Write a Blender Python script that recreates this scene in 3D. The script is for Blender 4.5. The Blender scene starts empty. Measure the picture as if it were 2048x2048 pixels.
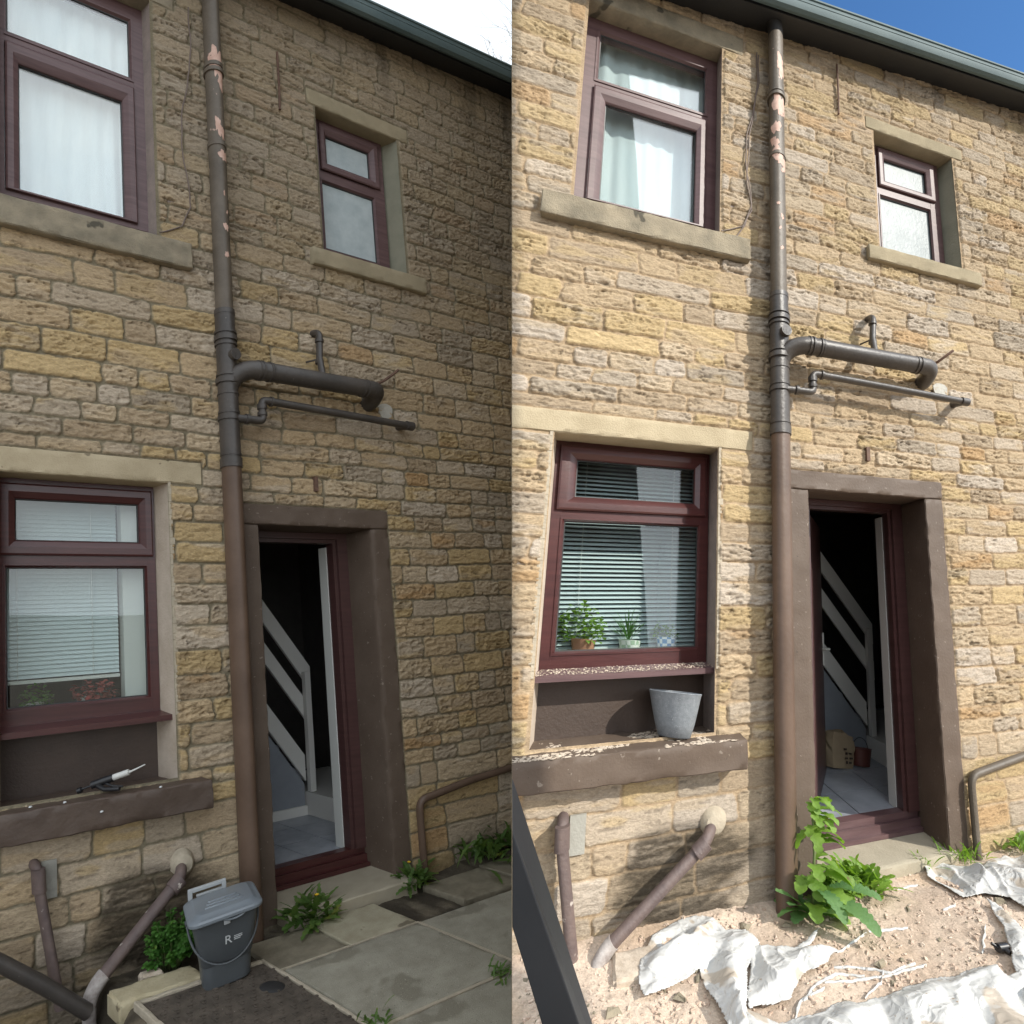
import bpy, bmesh, math, random
import numpy as np
from mathutils import Vector, Matrix

# ------------------------------------------------------------------ camera, sky, sun, exposure
scene = bpy.context.scene
H_EYE = 3.05
PITCH = math.radians(9.7)
CP, SP = math.cos(PITCH), math.sin(PITCH)
cam_d = bpy.data.cameras.new('camera'); cam = bpy.data.objects.new('camera', cam_d)
scene.collection.objects.link(cam); scene.camera = cam
cam_d.sensor_width = 36.0; cam_d.lens = 36.0 * 1200 / 2048
cam_d.clip_start = 0.05; cam_d.clip_end = 2000
cam.location = (0, 0, H_EYE); cam.rotation_euler = (math.pi / 2 + PITCH, 0, 0)
def c2w(c):                                   # (right, down, forward) to world axes
    c = np.asarray(c, float)
    return np.array([c[0], c[2] * CP + c[1] * SP, c[2] * SP - c[1] * CP])

# two facades: origin and the course / upright / outward directions of each, metres
class Side:
    def __init__(s, o, eu, ev, ed, sign):
        s.o = c2w(o) + np.array([0, 0, H_EYE]); s.eu = c2w(eu); s.ev = c2w(ev); s.ed = c2w(ed); s.sign = sign
        s.ku = np.linalg.norm(s.eu); s.kv = np.linalg.norm(s.ev)
        n = lambda a: a / np.linalg.norm(a)
        # rigid frame for free-standing things: x along the house, z up, y outward
        s.bz = n(s.ev + 0); s.bx = n(s.eu - s.bz * (s.eu @ s.bz)); s.by = -np.cross(s.bz, s.bx)
        s.k = 0.5 * (s.ku + s.kv)
    def P(s, u, v, d=0.0):
        return s.o + u * s.eu + v * s.ev + d * s.ed
    def PA(s, a):
        a = np.asarray(a, float).reshape(-1, 3)
        return s.o + a[:, :1] * s.eu + a[:, 1:2] * s.ev + a[:, 2:3] * s.ed
    def rig(s, base, a, k=None, rot=0.0):     # rigid local (x, y, z) metres about base (u, v, d)
        k = s.k if k is None else k
        a = np.asarray(a, float).reshape(-1, 3)
        c, q = math.cos(rot), math.sin(rot)
        x = a[:, 0] * c - a[:, 1] * q; y = a[:, 0] * q + a[:, 1] * c
        return s.P(*base) + k * (x[:, None] * s.bx + y[:, None] * s.by + a[:, 2:3] * s.bz)
    def useam(s, v, d=0.0):
        return -(s.o[0] + v * s.ev[0] + d * s.ed[0]) / s.eu[0]
L = Side([-0.78206, 2.7141, 4.6524], [0.78812, 0.05024, 0.5176], [-0.11115, -1.18315, 0.12338], [0.97982, -0.18583, -0.787], -1)
R = Side([2.39863, 1.71906, 3.1569], [0.92423, 0.04436, 0.33365], [0.07831, -0.82494, 0.19788], [-0.13919, -0.13052, -1.02933], 1)
SUNV = (-R.ed - 1.20 * R.eu - 0.95 * R.ev); SUNV = SUNV / np.linalg.norm(SUNV)
SUN_EL = math.asin(-SUNV[2]); SUN_AZ = math.atan2(-SUNV[0], -SUNV[1])
sl = bpy.data.lights.new('sun', 'SUN'); sl.energy = 3.7; sl.angle = math.radians(0.53); sl.color = (1.0, 0.95, 0.86)
so = bpy.data.objects.new('sun', sl); scene.collection.objects.link(so)
so.rotation_euler = Vector(SUNV).to_track_quat('-Z', 'Y').to_euler(); so.location = (8, -8, 14)

world = bpy.data.worlds.new('World'); scene.world = world; world.use_nodes = True
nt = world.node_tree; N = nt.nodes; N.clear()
def nd(t, **k):
    n = N.new(t)
    for a, b in k.items(): setattr(n, a, b)
    return n
wo = nd('ShaderNodeOutputWorld'); bg = nd('ShaderNodeBackground'); sky = nd('ShaderNodeTexSky')
sky.sky_type = 'NISHITA'; sky.sun_disc = False; sky.sun_elevation = SUN_EL; sky.sun_rotation = SUN_AZ
sky.altitude = 200; sky.air_density = 1.0; sky.dust_density = 0.4; sky.ozone_density = 2.5
tc = nd('ShaderNodeTexCoord')
nz = nd('ShaderNodeTexNoise'); nz.inputs['Scale'].default_value = 3.0; nz.inputs['Detail'].default_value = 7; nz.inputs['Roughness'].default_value = 0.58
nt.links.new(tc.outputs['Generated'], nz.inputs['Vector'])
hole = c2w([1130, -1120, 1200]); hole = hole / np.linalg.norm(hole)
dp = nd('ShaderNodeVectorMath', operation='DOT_PRODUCT'); dp.inputs[1].default_value = tuple(hole)
nt.links.new(tc.outputs['Generated'], dp.inputs[0])
ad = nd('ShaderNodeMath', operation='MULTIPLY_ADD'); ad.inputs[1].default_value = 0.10
nt.links.new(nz.outputs['Fac'], ad.inputs[0]); nt.links.new(dp.outputs['Value'], ad.inputs[2])
mr = nd('ShaderNodeMapRange'); mr.interpolation_type = 'SMOOTHSTEP'
mr.inputs['From Min'].default_value = 0.955; mr.inputs['From Max'].default_value = 0.90
nt.links.new(ad.outputs[0], mr.inputs['Value'])
cr = nd('ShaderNodeValToRGB')
cr.color_ramp.elements[0].position = 0.30; cr.color_ramp.elements[0].color = (6.2, 7.1, 8.2, 1)
cr.color_ramp.elements[1].position = 0.62; cr.color_ramp.elements[1].color = (9.0, 9.4, 9.7, 1)
nt.links.new(nz.outputs['Fac'], cr.inputs['Fac'])
mx = nd('ShaderNodeMix'); mx.data_type = 'RGBA'
tn = nd('ShaderNodeVectorMath', operation='MULTIPLY'); tn.inputs[1].default_value = (0.50, 0.78, 1.0)
nt.links.new(sky.outputs[0], tn.inputs[0])
# clouds are brighter on the sun's side of the sky
ds = nd('ShaderNodeVectorMath', operation='DOT_PRODUCT'); ds.inputs[1].default_value = tuple(-SUNV); nt.links.new(tc.outputs['Generated'], ds.inputs[0])
ms = nd('ShaderNodeMapRange'); ms.inputs['From Min'].default_value = -0.3; ms.inputs['From Max'].default_value = 0.9; ms.inputs['To Min'].default_value = 0.46; ms.inputs['To Max'].default_value = 1.28
nt.links.new(ds.outputs['Value'], ms.inputs['Value'])
cs = nd('ShaderNodeVectorMath', operation='SCALE'); nt.links.new(cr.outputs[0], cs.inputs[0]); nt.links.new(ms.outputs[0], cs.inputs['Scale'])
nt.links.new(mr.outputs[0], mx.inputs[0]); nt.links.new(tn.outputs[0], mx.inputs[6]); nt.links.new(cs.outputs[0], mx.inputs[7])
nt.links.new(mx.outputs[2], bg.inputs['Color']); bg.inputs['Strength'].default_value = 0.15
nt.links.new(bg.outputs[0], wo.inputs[0])
scene.view_settings.view_transform = 'Standard'; scene.view_settings.look = 'None'
scene.view_settings.exposure = 0.38; scene.view_settings.gamma = 1.0
scene.render.engine = 'CYCLES'
scene.cycles.max_bounces = 8; scene.cycles.transparent_max_bounces = 12

# ------------------------------------------------------------------ helpers
C = scene.collection
rng = random.Random(5)
def empty(name, loc, label=None, cat=None, group=None):
    o = bpy.data.objects.new(name, None); C.objects.link(o); o.location = tuple(loc); o.empty_display_size = 0.1
    tag(o, label, cat, group); return o
def tag(o, label=None, cat=None, group=None, kind=None):
    if label: o['label'] = label
    if cat: o['category'] = cat
    if group: o['group'] = group
    if kind: o['kind'] = kind
    return o
def root_loc(p):
    v = Vector((0, 0, 0))
    while p is not None: v = v + p.location; p = p.parent
    return v
def mesh(name, verts, faces, mat, parent=None, smooth=False, loc=None, clip=0, attr=None, fill=True):
    """one mesh object from world-space verts; clip=+1 keeps X>0, -1 keeps X<0 (each plot ends at its boundary wall)"""
    verts = np.asarray(verts, float).reshape(-1, 3)
    base = root_loc(parent) if parent is not None else Vector(loc if loc is not None else verts.mean(0))
    vv = verts - np.array(base)
    me = bpy.data.meshes.new(name)
    if isinstance(faces, np.ndarray) and faces.shape[1] == 4:
        me.vertices.add(len(vv)); me.vertices.foreach_set('co', vv.astype(np.float32).ravel())
        nf = len(faces); me.loops.add(nf * 4); me.polygons.add(nf)
        me.loops.foreach_set('vertex_index', faces.astype(np.int32).ravel())
        me.polygons.foreach_set('loop_start', np.arange(0, nf * 4, 4, dtype=np.int32))
        me.polygons.foreach_set('loop_total', np.full(nf, 4, dtype=np.int32))
        me.update(calc_edges=True)
    else:
        me.from_pydata([tuple(v) for v in vv], [], [tuple(f) for f in faces])
    if clip:
        bm = bmesh.new(); bm.from_mesh(me)
        g = bm.verts[:] + bm.edges[:] + bm.faces[:]
        r = bmesh.ops.bisect_plane(bm, geom=g, plane_co=(-base[0] + 0.0005 * clip, 0, 0), plane_no=(1, 0, 0), clear_inner=clip > 0, clear_outer=clip < 0)
        ed = [e for e in r['geom_cut'] if isinstance(e, bmesh.types.BMEdge)]
        if ed and fill:
            try: bmesh.ops.holes_fill(bm, edges=ed)
            except Exception: pass
        bm.to_mesh(me); bm.free()
    if attr is not None:
        a = me.color_attributes.new('Col', 'FLOAT_COLOR', 'POINT'); a.data.foreach_set('color', attr.astype(np.float32).ravel())
    me.validate()
    if smooth: me.polygons.foreach_set('use_smooth', np.ones(len(me.polygons), dtype=bool))
    if mat: me.materials.append(mat)
    o = bpy.data.objects.new(name, me); C.objects.link(o)
    if parent is not None: o.parent = parent
    else: o.location = base
    return o
class MB:
    def __init__(s): s.v = []; s.f = []
    def add(s, v, f):
        n = len(s.v); s.v += [tuple(map(float, a)) for a in v]; s.f += [tuple(i + n for i in q) for q in f]; return s
def vnoise(x, y, z=0.0, seed=0):
    """smooth value noise on arrays, about -1..1"""
    x = np.asarray(x, float); y = np.asarray(y, float); z = np.zeros_like(x) + z
    def h(i, j, k):
        n = (i * 374761393 + j * 668265263 + k * 2147483647 + seed * 1274126177) & 0xffffffff
        n = ((n ^ (n >> 13)) * 1274126177) & 0xffffffff
        return ((n ^ (n >> 16)) & 0xffff) / 32767.5 - 1.0
    xi = np.floor(x).astype(np.int64); yi = np.floor(y).astype(np.int64); zi = np.floor(z).astype(np.int64)
    fx = x - xi; fy = y - yi; fz = z - zi
    fx = fx * fx * (3 - 2 * fx); fy = fy * fy * (3 - 2 * fy); fz = fz * fz * (3 - 2 * fz)
    def lay(k):
        a = h(xi, yi, k) * (1 - fx) + h(xi + 1, yi, k) * fx
        b = h(xi, yi + 1, k) * (1 - fx) + h(xi + 1, yi + 1, k) * fx
        return a * (1 - fy) + b * fy
    if np.all(fz == 0): return lay(zi)
    return lay(zi) * (1 - fz) + lay(zi + 1) * fz
def fbm(x, y, o=4, seed=0, g=0.5, z=0.0):
    t = 0; a = 1; n = 0
    for i in range(o):
        t = t + a * vnoise(x * 2 ** i + 13.7 * i, y * 2 ** i - 7.1 * i, z, seed + i); n += a; a *= g
    return t / n
def sst(a, b, x):
    t = np.clip((x - a) / (b - a), 0, 1); return t * t * (3 - 2 * t)

def box_vf(u0, u1, v0, v1, d0, d1):
    v = [(u0, v0, d0), (u1, v0, d0), (u1, v1, d0), (u0, v1, d0), (u0, v0, d1), (u1, v0, d1), (u1, v1, d1), (u0, v1, d1)]
    f = [(0, 1, 2, 3), (5, 4, 7, 6), (0, 4, 5, 1), (3, 2, 6, 7), (1, 5, 6, 2), (4, 0, 3, 7)]
    return v, f
def slab_vf(u0, u1, v0, v1, d0, d1, res=0.03, amp=0.003, seed=1, rnd=0.006):
    """worn stone block: gridded box with rounded arrises and a slightly uneven surface"""
    bm = bmesh.new()
    def ticks(a, b):
        n = max(1, int(round(abs(b - a) / res))); t = [a + (b - a) * i / n for i in range(n + 1)]
        e = rnd * (1 if b > a else -1)
        if abs(b - a) > 4 * rnd: t = sorted(set([t[0], t[0] + e] + t[1:-1] + [t[-1] - e, t[-1]]))
        return t
    U, V, D = ticks(u0, u1), ticks(v0, v1), ticks(d0, d1)
    idx = {}; vs = []; fs = []
    def vi(a, b, c):
        k = (round(a, 5), round(b, 5), round(c, 5))
        if k not in idx:
            idx[k] = len(vs); vs.append([a, b, c])
        return idx[k]
    for i in range(len(U) - 1):
        for j in range(len(V) - 1):
            for c in (D[0], D[-1]): fs.append((vi(U[i], V[j], c), vi(U[i + 1], V[j], c), vi(U[i + 1], V[j + 1], c), vi(U[i], V[j + 1], c)))
    for i in range(len(U) - 1):
        for j in range(len(D) - 1):
            for c in (V[0], V[-1]): fs.append((vi(U[i], c, D[j]), vi(U[i + 1], c, D[j]), vi(U[i + 1], c, D[j + 1]), vi(U[i], c, D[j + 1])))
    for i in range(len(V) - 1):
        for j in range(len(D) - 1):
            for c in (U[0], U[-1]): fs.append((vi(c, V[i], D[j]), vi(c, V[i + 1], D[j]), vi(c, V[i + 1], D[j + 1]), vi(c, V[i], D[j + 1])))
    a = np.array(vs); cen = np.array([(u0 + u1) / 2, (v0 + v1) / 2, (d0 + d1) / 2]); lo = np.array([min(u0, u1), min(v0, v1), min(d0, d1)]); hi = np.array([max(u0, u1), max(v0, v1), max(d0, d1)])
    on = ((a - lo < 1e-6) | (hi - a < 1e-6)).sum(1)
    for q in range(3):
        edge = (on >= 2) & ((a[:, q] - lo[q] < 1e-6) | (hi[q] - a[:, q] < 1e-6))
        a[edge, q] += np.where(a[edge, q] < cen[q], 1, -1) * rnd * (0.6 + 0.6 * vnoise(a[edge, (q + 1) % 3] * 30, a[edge, (q + 2) % 3] * 30, 0, seed + q))
    n3 = np.stack([vnoise(a[:, 0] * 22 + a[:, 2] * 9, a[:, 1] * 22 + a[:, 2] * 17, 0, seed + 7 + k) for k in range(3)], 1)
    a = a + n3 * amp * np.array([0.6, 0.6, 1.0])
    bm.free()
    return a, fs
def ring_vf(rects, prof):
    """mitred frame: rectangle u0,u1,v0,v1 swept with profile points (inset, d)"""
    u0, u1, v0, v1 = rects; v = []; f = []
    for i, d in prof: v += [(u0 + i, v0 + i, d), (u1 - i, v0 + i, d), (u1 - i, v1 - i, d), (u0 + i, v1 - i, d)]
    for k in range(len(prof) - 1):
        for j in range(4):
            a = 4 * k + j; b = 4 * k + (j + 1) % 4; f.append((a, b, b + 4, a + 4))
    return v, f
def tube_vf(pts, r, n=20, caps=True):
    pts = [np.asarray(p, float) for p in pts]; rr = r if hasattr(r, '__len__') else [r] * len(pts)
    v = []; f = []; up = None
    for i, p in enumerate(pts):
        t = (pts[min(i + 1, len(pts) - 1)] - pts[max(i - 1, 0)]); t = t / (np.linalg.norm(t) + 1e-12)
        if up is None: up = np.array([0, 0, 1.0]) if abs(t[2]) < 0.9 else np.array([1.0, 0, 0])
        a = np.cross(up, t); a /= np.linalg.norm(a); b = np.cross(t, a); up = b
        for j in range(n):
            th = 2 * math.pi * j / n; v.append(p + rr[i] * (math.cos(th) * a + math.sin(th) * b))
    for i in range(len(pts) - 1):
        for j in range(n):
            a = i * n + j; b = i * n + (j + 1) % n; f.append((a, b, b + n, a + n))
    if caps:
        f.append(tuple(range(n))[::-1]); f.append(tuple((len(pts) - 1) * n + j for j in range(n)))
    return v, f
def arc(p0, p1, p2, n=8):                    # quadratic bend
    return [(1 - t) ** 2 * np.asarray(p0) + 2 * t * (1 - t) * np.asarray(p1) + t * t * np.asarray(p2) for t in [i / n for i in range(n + 1)]]
def lathe_vf(prof, n=40):
    v = []; f = []
    for r, z in prof:
        for j in range(n): v.append((r * math.cos(2 * math.pi * j / n), r * math.sin(2 * math.pi * j / n), z))
    for i in range(len(prof) - 1):
        for j in range(n):
            a = i * n + j; b = i * n + (j + 1) % n; f.append((a, b, b + n, a + n))
    return v, f
def auto_smooth(o, ang=35):
    me = o.data
    me.polygons.foreach_set('use_smooth', np.ones(len(me.polygons), dtype=bool))
    bm = bmesh.new(); bm.from_mesh(me)
    bmesh.ops.recalc_face_normals(bm, faces=bm.faces[:])
    for e in bm.edges:
        if len(e.link_faces) == 2 and e.calc_face_angle(0) > math.radians(ang): e.smooth = False
    bm.to_mesh(me); bm.free(); return o
def part(s, name, vf, mat, parent, clip=0, ang=35, **k):   # from facade-local verts
    v, f = vf
    o = mesh(name, s.PA(v), f, mat, parent, clip=clip * s.sign, **k); return auto_smooth(o, ang)
def boxp(s, name, b, mat, parent, clip=0, bev=0.0):
    o = part(s, name, box_vf(*b), mat, parent, clip)
    if bev:
        m = o.modifiers.new('bevel', 'BEVEL'); m.width = bev; m.segments = 2; m.limit_method = 'ANGLE'
    return o

# ------------------------------------------------------------------ materials
def mat(name, base=(0.5, 0.5, 0.5), rough=0.6, metal=0.0, spec=0.5, var=0.0, vscale=8.0, bump=0.0, bscale=60.0, stretch=(1, 1, 1), col2=None, spots=None, coat=0.0):
    m = bpy.data.materials.new(name); m.use_nodes = True
    t = m.node_tree; n = t.nodes; p = n['Principled BSDF']
    p.inputs['Base Color'].default_value = (*base, 1); p.inputs['Roughness'].default_value = rough
    p.inputs['Metallic'].default_value = metal; p.inputs['Specular IOR Level'].default_value = spec
    p.inputs['Coat Weight'].default_value = coat
    tcn = n.new('ShaderNodeTexCoord'); mp = n.new('ShaderNodeMapping'); mp.inputs['Scale'].default_value = stretch
    t.links.new(tcn.outputs['Object'], mp.inputs['Vector'])
    last = None
    if var or col2:
        nn = n.new('ShaderNodeTexNoise'); nn.inputs['Scale'].default_value = vscale; nn.inputs['Detail'].default_value = 6; nn.inputs['Roughness'].default_value = 0.62
        t.links.new(mp.outputs[0], nn.inputs['Vector'])
        r = n.new('ShaderNodeValToRGB'); r.color_ramp.elements[0].position = 0.33; r.color_ramp.elements[1].position = 0.68
        c2 = col2 if col2 else tuple(min(1, b * (1 + var)) for b in base)
        c1 = base if col2 else tuple(b * (1 - var) for b in base)
        r.color_ramp.elements[0].color = (*c1, 1); r.color_ramp.elements[1].color = (*c2, 1)
        t.links.new(nn.outputs['Fac'], r.inputs['Fac']); last = r.outputs['Color']
    if spots:                                    # (colour, scale, threshold) chips, stains
        for sc, scale, th in spots:
            s2 = n.new('ShaderNodeTexNoise'); s2.inputs['Scale'].default_value = scale; s2.inputs['Detail'].default_value = 3
            t.links.new(mp.outputs[0], s2.inputs['Vector'])
            r2 = n.new('ShaderNodeMapRange'); r2.inputs['From Min'].default_value = th; r2.inputs['From Max'].default_value = th + 0.03
            t.links.new(s2.outputs['Fac'], r2.inputs['Value'])
            mm = n.new('ShaderNodeMix'); mm.data_type = 'RGBA'
            t.links.new(r2.outputs[0], mm.inputs[0])
            if last: t.links.new(last, mm.inputs[6])
            else: mm.inputs[6].default_value = (*base, 1)
            mm.inputs[7].default_value = (*sc, 1); last = mm.outputs[2]
    if last: t.links.new(last, p.inputs['Base Color'])
    if bump:
        b1 = n.new('ShaderNodeTexNoise'); b1.inputs['Scale'].default_value = bscale; b1.inputs['Detail'].default_value = 5; b1.inputs['Roughness'].default_value = 0.6
        t.links.new(mp.outputs[0], b1.inputs['Vector'])
        bp = n.new('ShaderNodeBump'); bp.inputs['Strength'].default_value = min(1, bump); bp.inputs['Distance'].default_value = 0.01
        t.links.new(b1.outputs['Fac'], bp.inputs['Height']); t.links.new(bp.outputs[0], p.inputs['Normal'])
    return m
def glass_mat(name, tint=(0.95, 0.98, 0.97), rough=0.0, base=0.15):
    m = bpy.data.materials.new(name); m.use_nodes = True; t = m.node_tree; n = t.nodes; n.clear()
    o = n.new('ShaderNodeOutputMaterial'); tr = n.new('ShaderNodeBsdfTransparent'); gl = n.new('ShaderNodeBsdfGlossy'); lw = n.new('ShaderNodeLayerWeight'); mxs = n.new('ShaderNodeMixShader')
    tr.inputs[0].default_value = (*tint, 1); gl.inputs['Roughness'].default_value = rough; lw.inputs['Blend'].default_value = 0.5
    pw = n.new('ShaderNodeMath'); pw.operation = 'POWER'; pw.inputs[1].default_value = 4.0; t.links.new(lw.outputs['Facing'], pw.inputs[0])
    ma = n.new('ShaderNodeMath'); ma.operation = 'MULTIPLY_ADD'; ma.inputs[1].default_value = 0.9; ma.inputs[2].default_value = base; t.links.new(pw.outputs[0], ma.inputs[0])
    nn = n.new('ShaderNodeTexNoise'); nn.inputs['Scale'].default_value = 1.3; nn.inputs['Detail'].default_value = 1
    bp = n.new('ShaderNodeBump'); bp.inputs['Strength'].default_value = 0.05; bp.inputs['Distance'].default_value = 0.02
    tcn = n.new('ShaderNodeTexCoord'); t.links.new(tcn.outputs['Object'], nn.inputs['Vector'])
    t.links.new(nn.outputs['Fac'], bp.inputs['Height']); t.links.new(bp.outputs[0], gl.inputs['Normal'])
    t.links.new(ma.outputs[0], mxs.inputs[0]); t.links.new(tr.outputs[0], mxs.inputs[1]); t.links.new(gl.outputs[0], mxs.inputs[2]); t.links.new(mxs.outputs[0], o.inputs[0])
    return m
def masonry_mat():
    m = bpy.data.materials.new('gritstone_masonry'); m.use_nodes = True; t = m.node_tree; n = t.nodes; p = n['Principled BSDF']
    p.inputs['Roughness'].default_value = 0.92; p.inputs['Specular IOR Level'].default_value = 0.15
    at = n.new('ShaderNodeAttribute'); at.attribute_name = 'Col'
    tcn = n.new('ShaderNodeTexCoord'); mp = n.new('ShaderNodeMapping'); mp.inputs['Scale'].default_value = (1, 1, 2.3)
    t.links.new(tcn.outputs['Object'], mp.inputs['Vector'])
    n1 = n.new('ShaderNodeTexNoise'); n1.inputs['Scale'].default_value = 55; n1.inputs['Detail'].default_value = 8; n1.inputs['Roughness'].default_value = 0.7
    n2 = n.new('ShaderNodeTexNoise'); n2.inputs['Scale'].default_value = 340; n2.inputs['Detail'].default_value = 3
    for q in (n1, n2): t.links.new(mp.outputs[0], q.inputs['Vector'])
    r = n.new('ShaderNodeMapRange'); r.inputs['From Min'].default_value = 0.3; r.inputs['From Max'].default_value = 0.7; r.inputs['To Min'].default_value = 0.74; r.inputs['To Max'].default_value = 1.22
    t.links.new(n1.outputs['Fac'], r.inputs['Value'])
    r2 = n.new('ShaderNodeMapRange'); r2.inputs['From Min'].default_value = 0.3; r2.inputs['From Max'].default_value = 0.7; r2.inputs['To Min'].default_value = 0.88; r2.inputs['To Max'].default_value = 1.12
    t.links.new(n2.outputs['Fac'], r2.inputs['Value'])
    mu = n.new('ShaderNodeMath'); mu.operation = 'MULTIPLY'; t.links.new(r.outputs[0], mu.inputs[0]); t.links.new(r2.outputs[0], mu.inputs[1])
    vm = n.new('ShaderNodeVectorMath'); vm.operation = 'SCALE'; t.links.new(at.outputs['Color'], vm.inputs[0]); t.links.new(mu.outputs[0], vm.inputs['Scale'])
    t.links.new(vm.outputs[0], p.inputs['Base Color'])
    b1 = n.new('ShaderNodeBump'); b1.inputs['Strength'].default_value = 0.9; b1.inputs['Distance'].default_value = 0.010
    t.links.new(n1.outputs['Fac'], b1.inputs['Height'])
    b2 = n.new('ShaderNodeBump'); b2.inputs['Strength'].default_value = 0.5; b2.inputs['Distance'].default_value = 0.0015
    t.links.new(n2.outputs['Fac'], b2.inputs['Height']); t.links.new(b1.outputs[0], b2.inputs['Normal']); t.links.new(b2.outputs[0], p.inputs['Normal'])
    return m
def attr_mat(name, rough=0.9, bump=0.5, bscale=120, var=0.15, dist=0.004):
    m = bpy.data.materials.new(name); m.use_nodes = True; t = m.node_tree; n = t.nodes; p = n['Principled BSDF']
    p.inputs['Roughness'].default_value = rough; p.inputs['Specular IOR Level'].default_value = 0.2
    at = n.new('ShaderNodeAttribute'); at.attribute_name = 'Col'
    n1 = n.new('ShaderNodeTexNoise'); n1.inputs['Scale'].default_value = bscale; n1.inputs['Detail'].default_value = 6; n1.inputs['Roughness'].default_value = 0.65
    r = n.new('ShaderNodeMapRange'); r.inputs['From Min'].default_value = 0.3; r.inputs['From Max'].default_value = 0.7; r.inputs['To Min'].default_value = 1 - var; r.inputs['To Max'].default_value = 1 + var
    tcn = n.new('ShaderNodeTexCoord'); t.links.new(tcn.outputs['Object'], n1.inputs['Vector'])
    t.links.new(n1.outputs['Fac'], r.inputs['Value'])
    vm = n.new('ShaderNodeVectorMath'); vm.operation = 'SCALE'; t.links.new(at.outputs['Color'], vm.inputs[0]); t.links.new(r.outputs[0], vm.inputs['Scale'])
    t.links.new(vm.outputs[0], p.inputs['Base Color'])
    b1 = n.new('ShaderNodeBump'); b1.inputs['Strength'].default_value = bump; b1.inputs['Distance'].default_value = dist
    t.links.new(n1.outputs['Fac'], b1.inputs['Height']); t.links.new(b1.outputs[0], p.inputs['Normal'])
    return m
def leaf_mat(name, c1, c2):
    m = mat(name, base=c1, col2=c2, vscale=9, rough=0.5, spec=0.35, bump=0.5, bscale=90, spots=[((c2[0] * 1.5, c2[1] * 1.05, c2[2] * 0.8), 11, 0.64), ((0.16, 0.11, 0.05), 23, 0.70)])
    p = m.node_tree.nodes['Principled BSDF']; p.inputs['Subsurface Weight'].default_value = 0.0
    t = m.node_tree; n = t.nodes; out = n['Material Output']
    tl = n.new('ShaderNodeBsdfTranslucent'); tl.inputs[0].default_value = (c2[0] * 1.3, c2[1] * 1.5, c2[2] * 0.6, 1); mxs = n.new('ShaderNodeMixShader'); mxs.inputs[0].default_value = 0.3
    t.links.new(p.outputs[0], mxs.inputs[1]); t.links.new(tl.outputs[0], mxs.inputs[2]); t.links.new(mxs.outputs[0], out.inputs[0])
    return m
M = {}
M['stone'] = masonry_mat()
M['dressed'] = mat('dressed_sandstone', (0.40, 0.33, 0.22), 0.9, spec=0.15, col2=(0.50, 0.42, 0.29), vscale=5, bump=0.5, bscale=130, spots=[((0.22, 0.18, 0.12), 9, 0.70)])
M['dressed_grey'] = mat('weathered_sandstone', (0.20, 0.175, 0.13), 0.92, spec=0.15, col2=(0.34, 0.29, 0.21), vscale=7, bump=0.6, bscale=110, spots=[((0.10, 0.09, 0.07), 6, 0.66)])
M['dressed_up'] = mat('buff_sandstone', (0.27, 0.23, 0.155), 0.9, spec=0.15, col2=(0.37, 0.31, 0.21), vscale=4, bump=0.5, bscale=120)
M['paint_brown'] = mat('brown_masonry_paint', (0.098, 0.070, 0.052), 0.62, spec=0.3, col2=(0.130, 0.096, 0.073), vscale=3, bump=0.22, bscale=70, spots=[((0.225, 0.185, 0.15), 38, 0.685), ((0.07, 0.052, 0.04), 60, 0.70)])
M['paint_dark'] = mat('dark_brown_paint', (0.055, 0.038, 0.030), 0.5, spec=0.4, col2=(0.075, 0.052, 0.040), vscale=4, bump=0.3, bscale=60)
M['upvc'] = mat('rosewood_window_plastic', (0.052, 0.016, 0.016), 0.28, spec=0.5, col2=(0.082, 0.026, 0.024), vscale=3, stretch=(1, 1, 14), bump=0.08, bscale=30)
M['upvc_faded'] = mat('faded_rosewood_plastic', (0.085, 0.045, 0.047), 0.45, spec=0.45, col2=(0.135, 0.078, 0.078), vscale=3, stretch=(1, 1, 12), bump=0.08, bscale=30)
M['white_pvc'] = mat('white_plastic', (0.62, 0.63, 0.60), 0.4)
M['gasket'] = mat('black_gasket', (0.02, 0.02, 0.02), 0.5)
M['glass'] = glass_mat('window_glass'); M['glass_low'] = glass_mat('lower_window_glass', base=0.055)
M['frost'] = mat('frosted_glass', (0.36, 0.42, 0.44), 0.5, spec=0.3, col2=(0.46, 0.52, 0.535), vscale=9, bump=0.25, bscale=45)
M['frost_sun'] = mat('darkened_frosted_glass', (0.24, 0.275, 0.285), 0.45, spec=0.3, col2=(0.32, 0.355, 0.36), vscale=9, bump=0.3, bscale=45)  # darker copy of frost, offsets the sun on the right house's pane
M['curtain'] = mat('white_net_curtain', (0.66, 0.74, 0.79), 0.8, col2=(0.82, 0.87, 0.90), vscale=2.2, stretch=(3, 3, 0.3))
M['blind'] = mat('pale_blind_slat', (0.56, 0.64, 0.66), 0.45)
M['pipe_brown'] = mat('brown_painted_pipe', (0.098, 0.062, 0.043), 0.45, spec=0.4, col2=(0.145, 0.094, 0.066), vscale=3, bump=0.2, bscale=40, spots=[((0.20, 0.15, 0.12), 40, 0.74)])
M['pipe_upper'] = mat('weathered_brown_pipe', (0.095, 0.077, 0.058), 0.5, spec=0.35, col2=(0.14, 0.115, 0.088), vscale=5, bump=0.3, bscale=50, spots=[((0.42, 0.30, 0.24), 17, 0.715)])
M['pipe_grey'] = mat('dark_grey_pipe', (0.050, 0.044, 0.040), 0.42, spec=0.45, col2=(0.075, 0.064, 0.056), vscale=6, bump=0.25, bscale=60, spots=[((0.17, 0.15, 0.13), 55, 0.72)])
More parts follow.
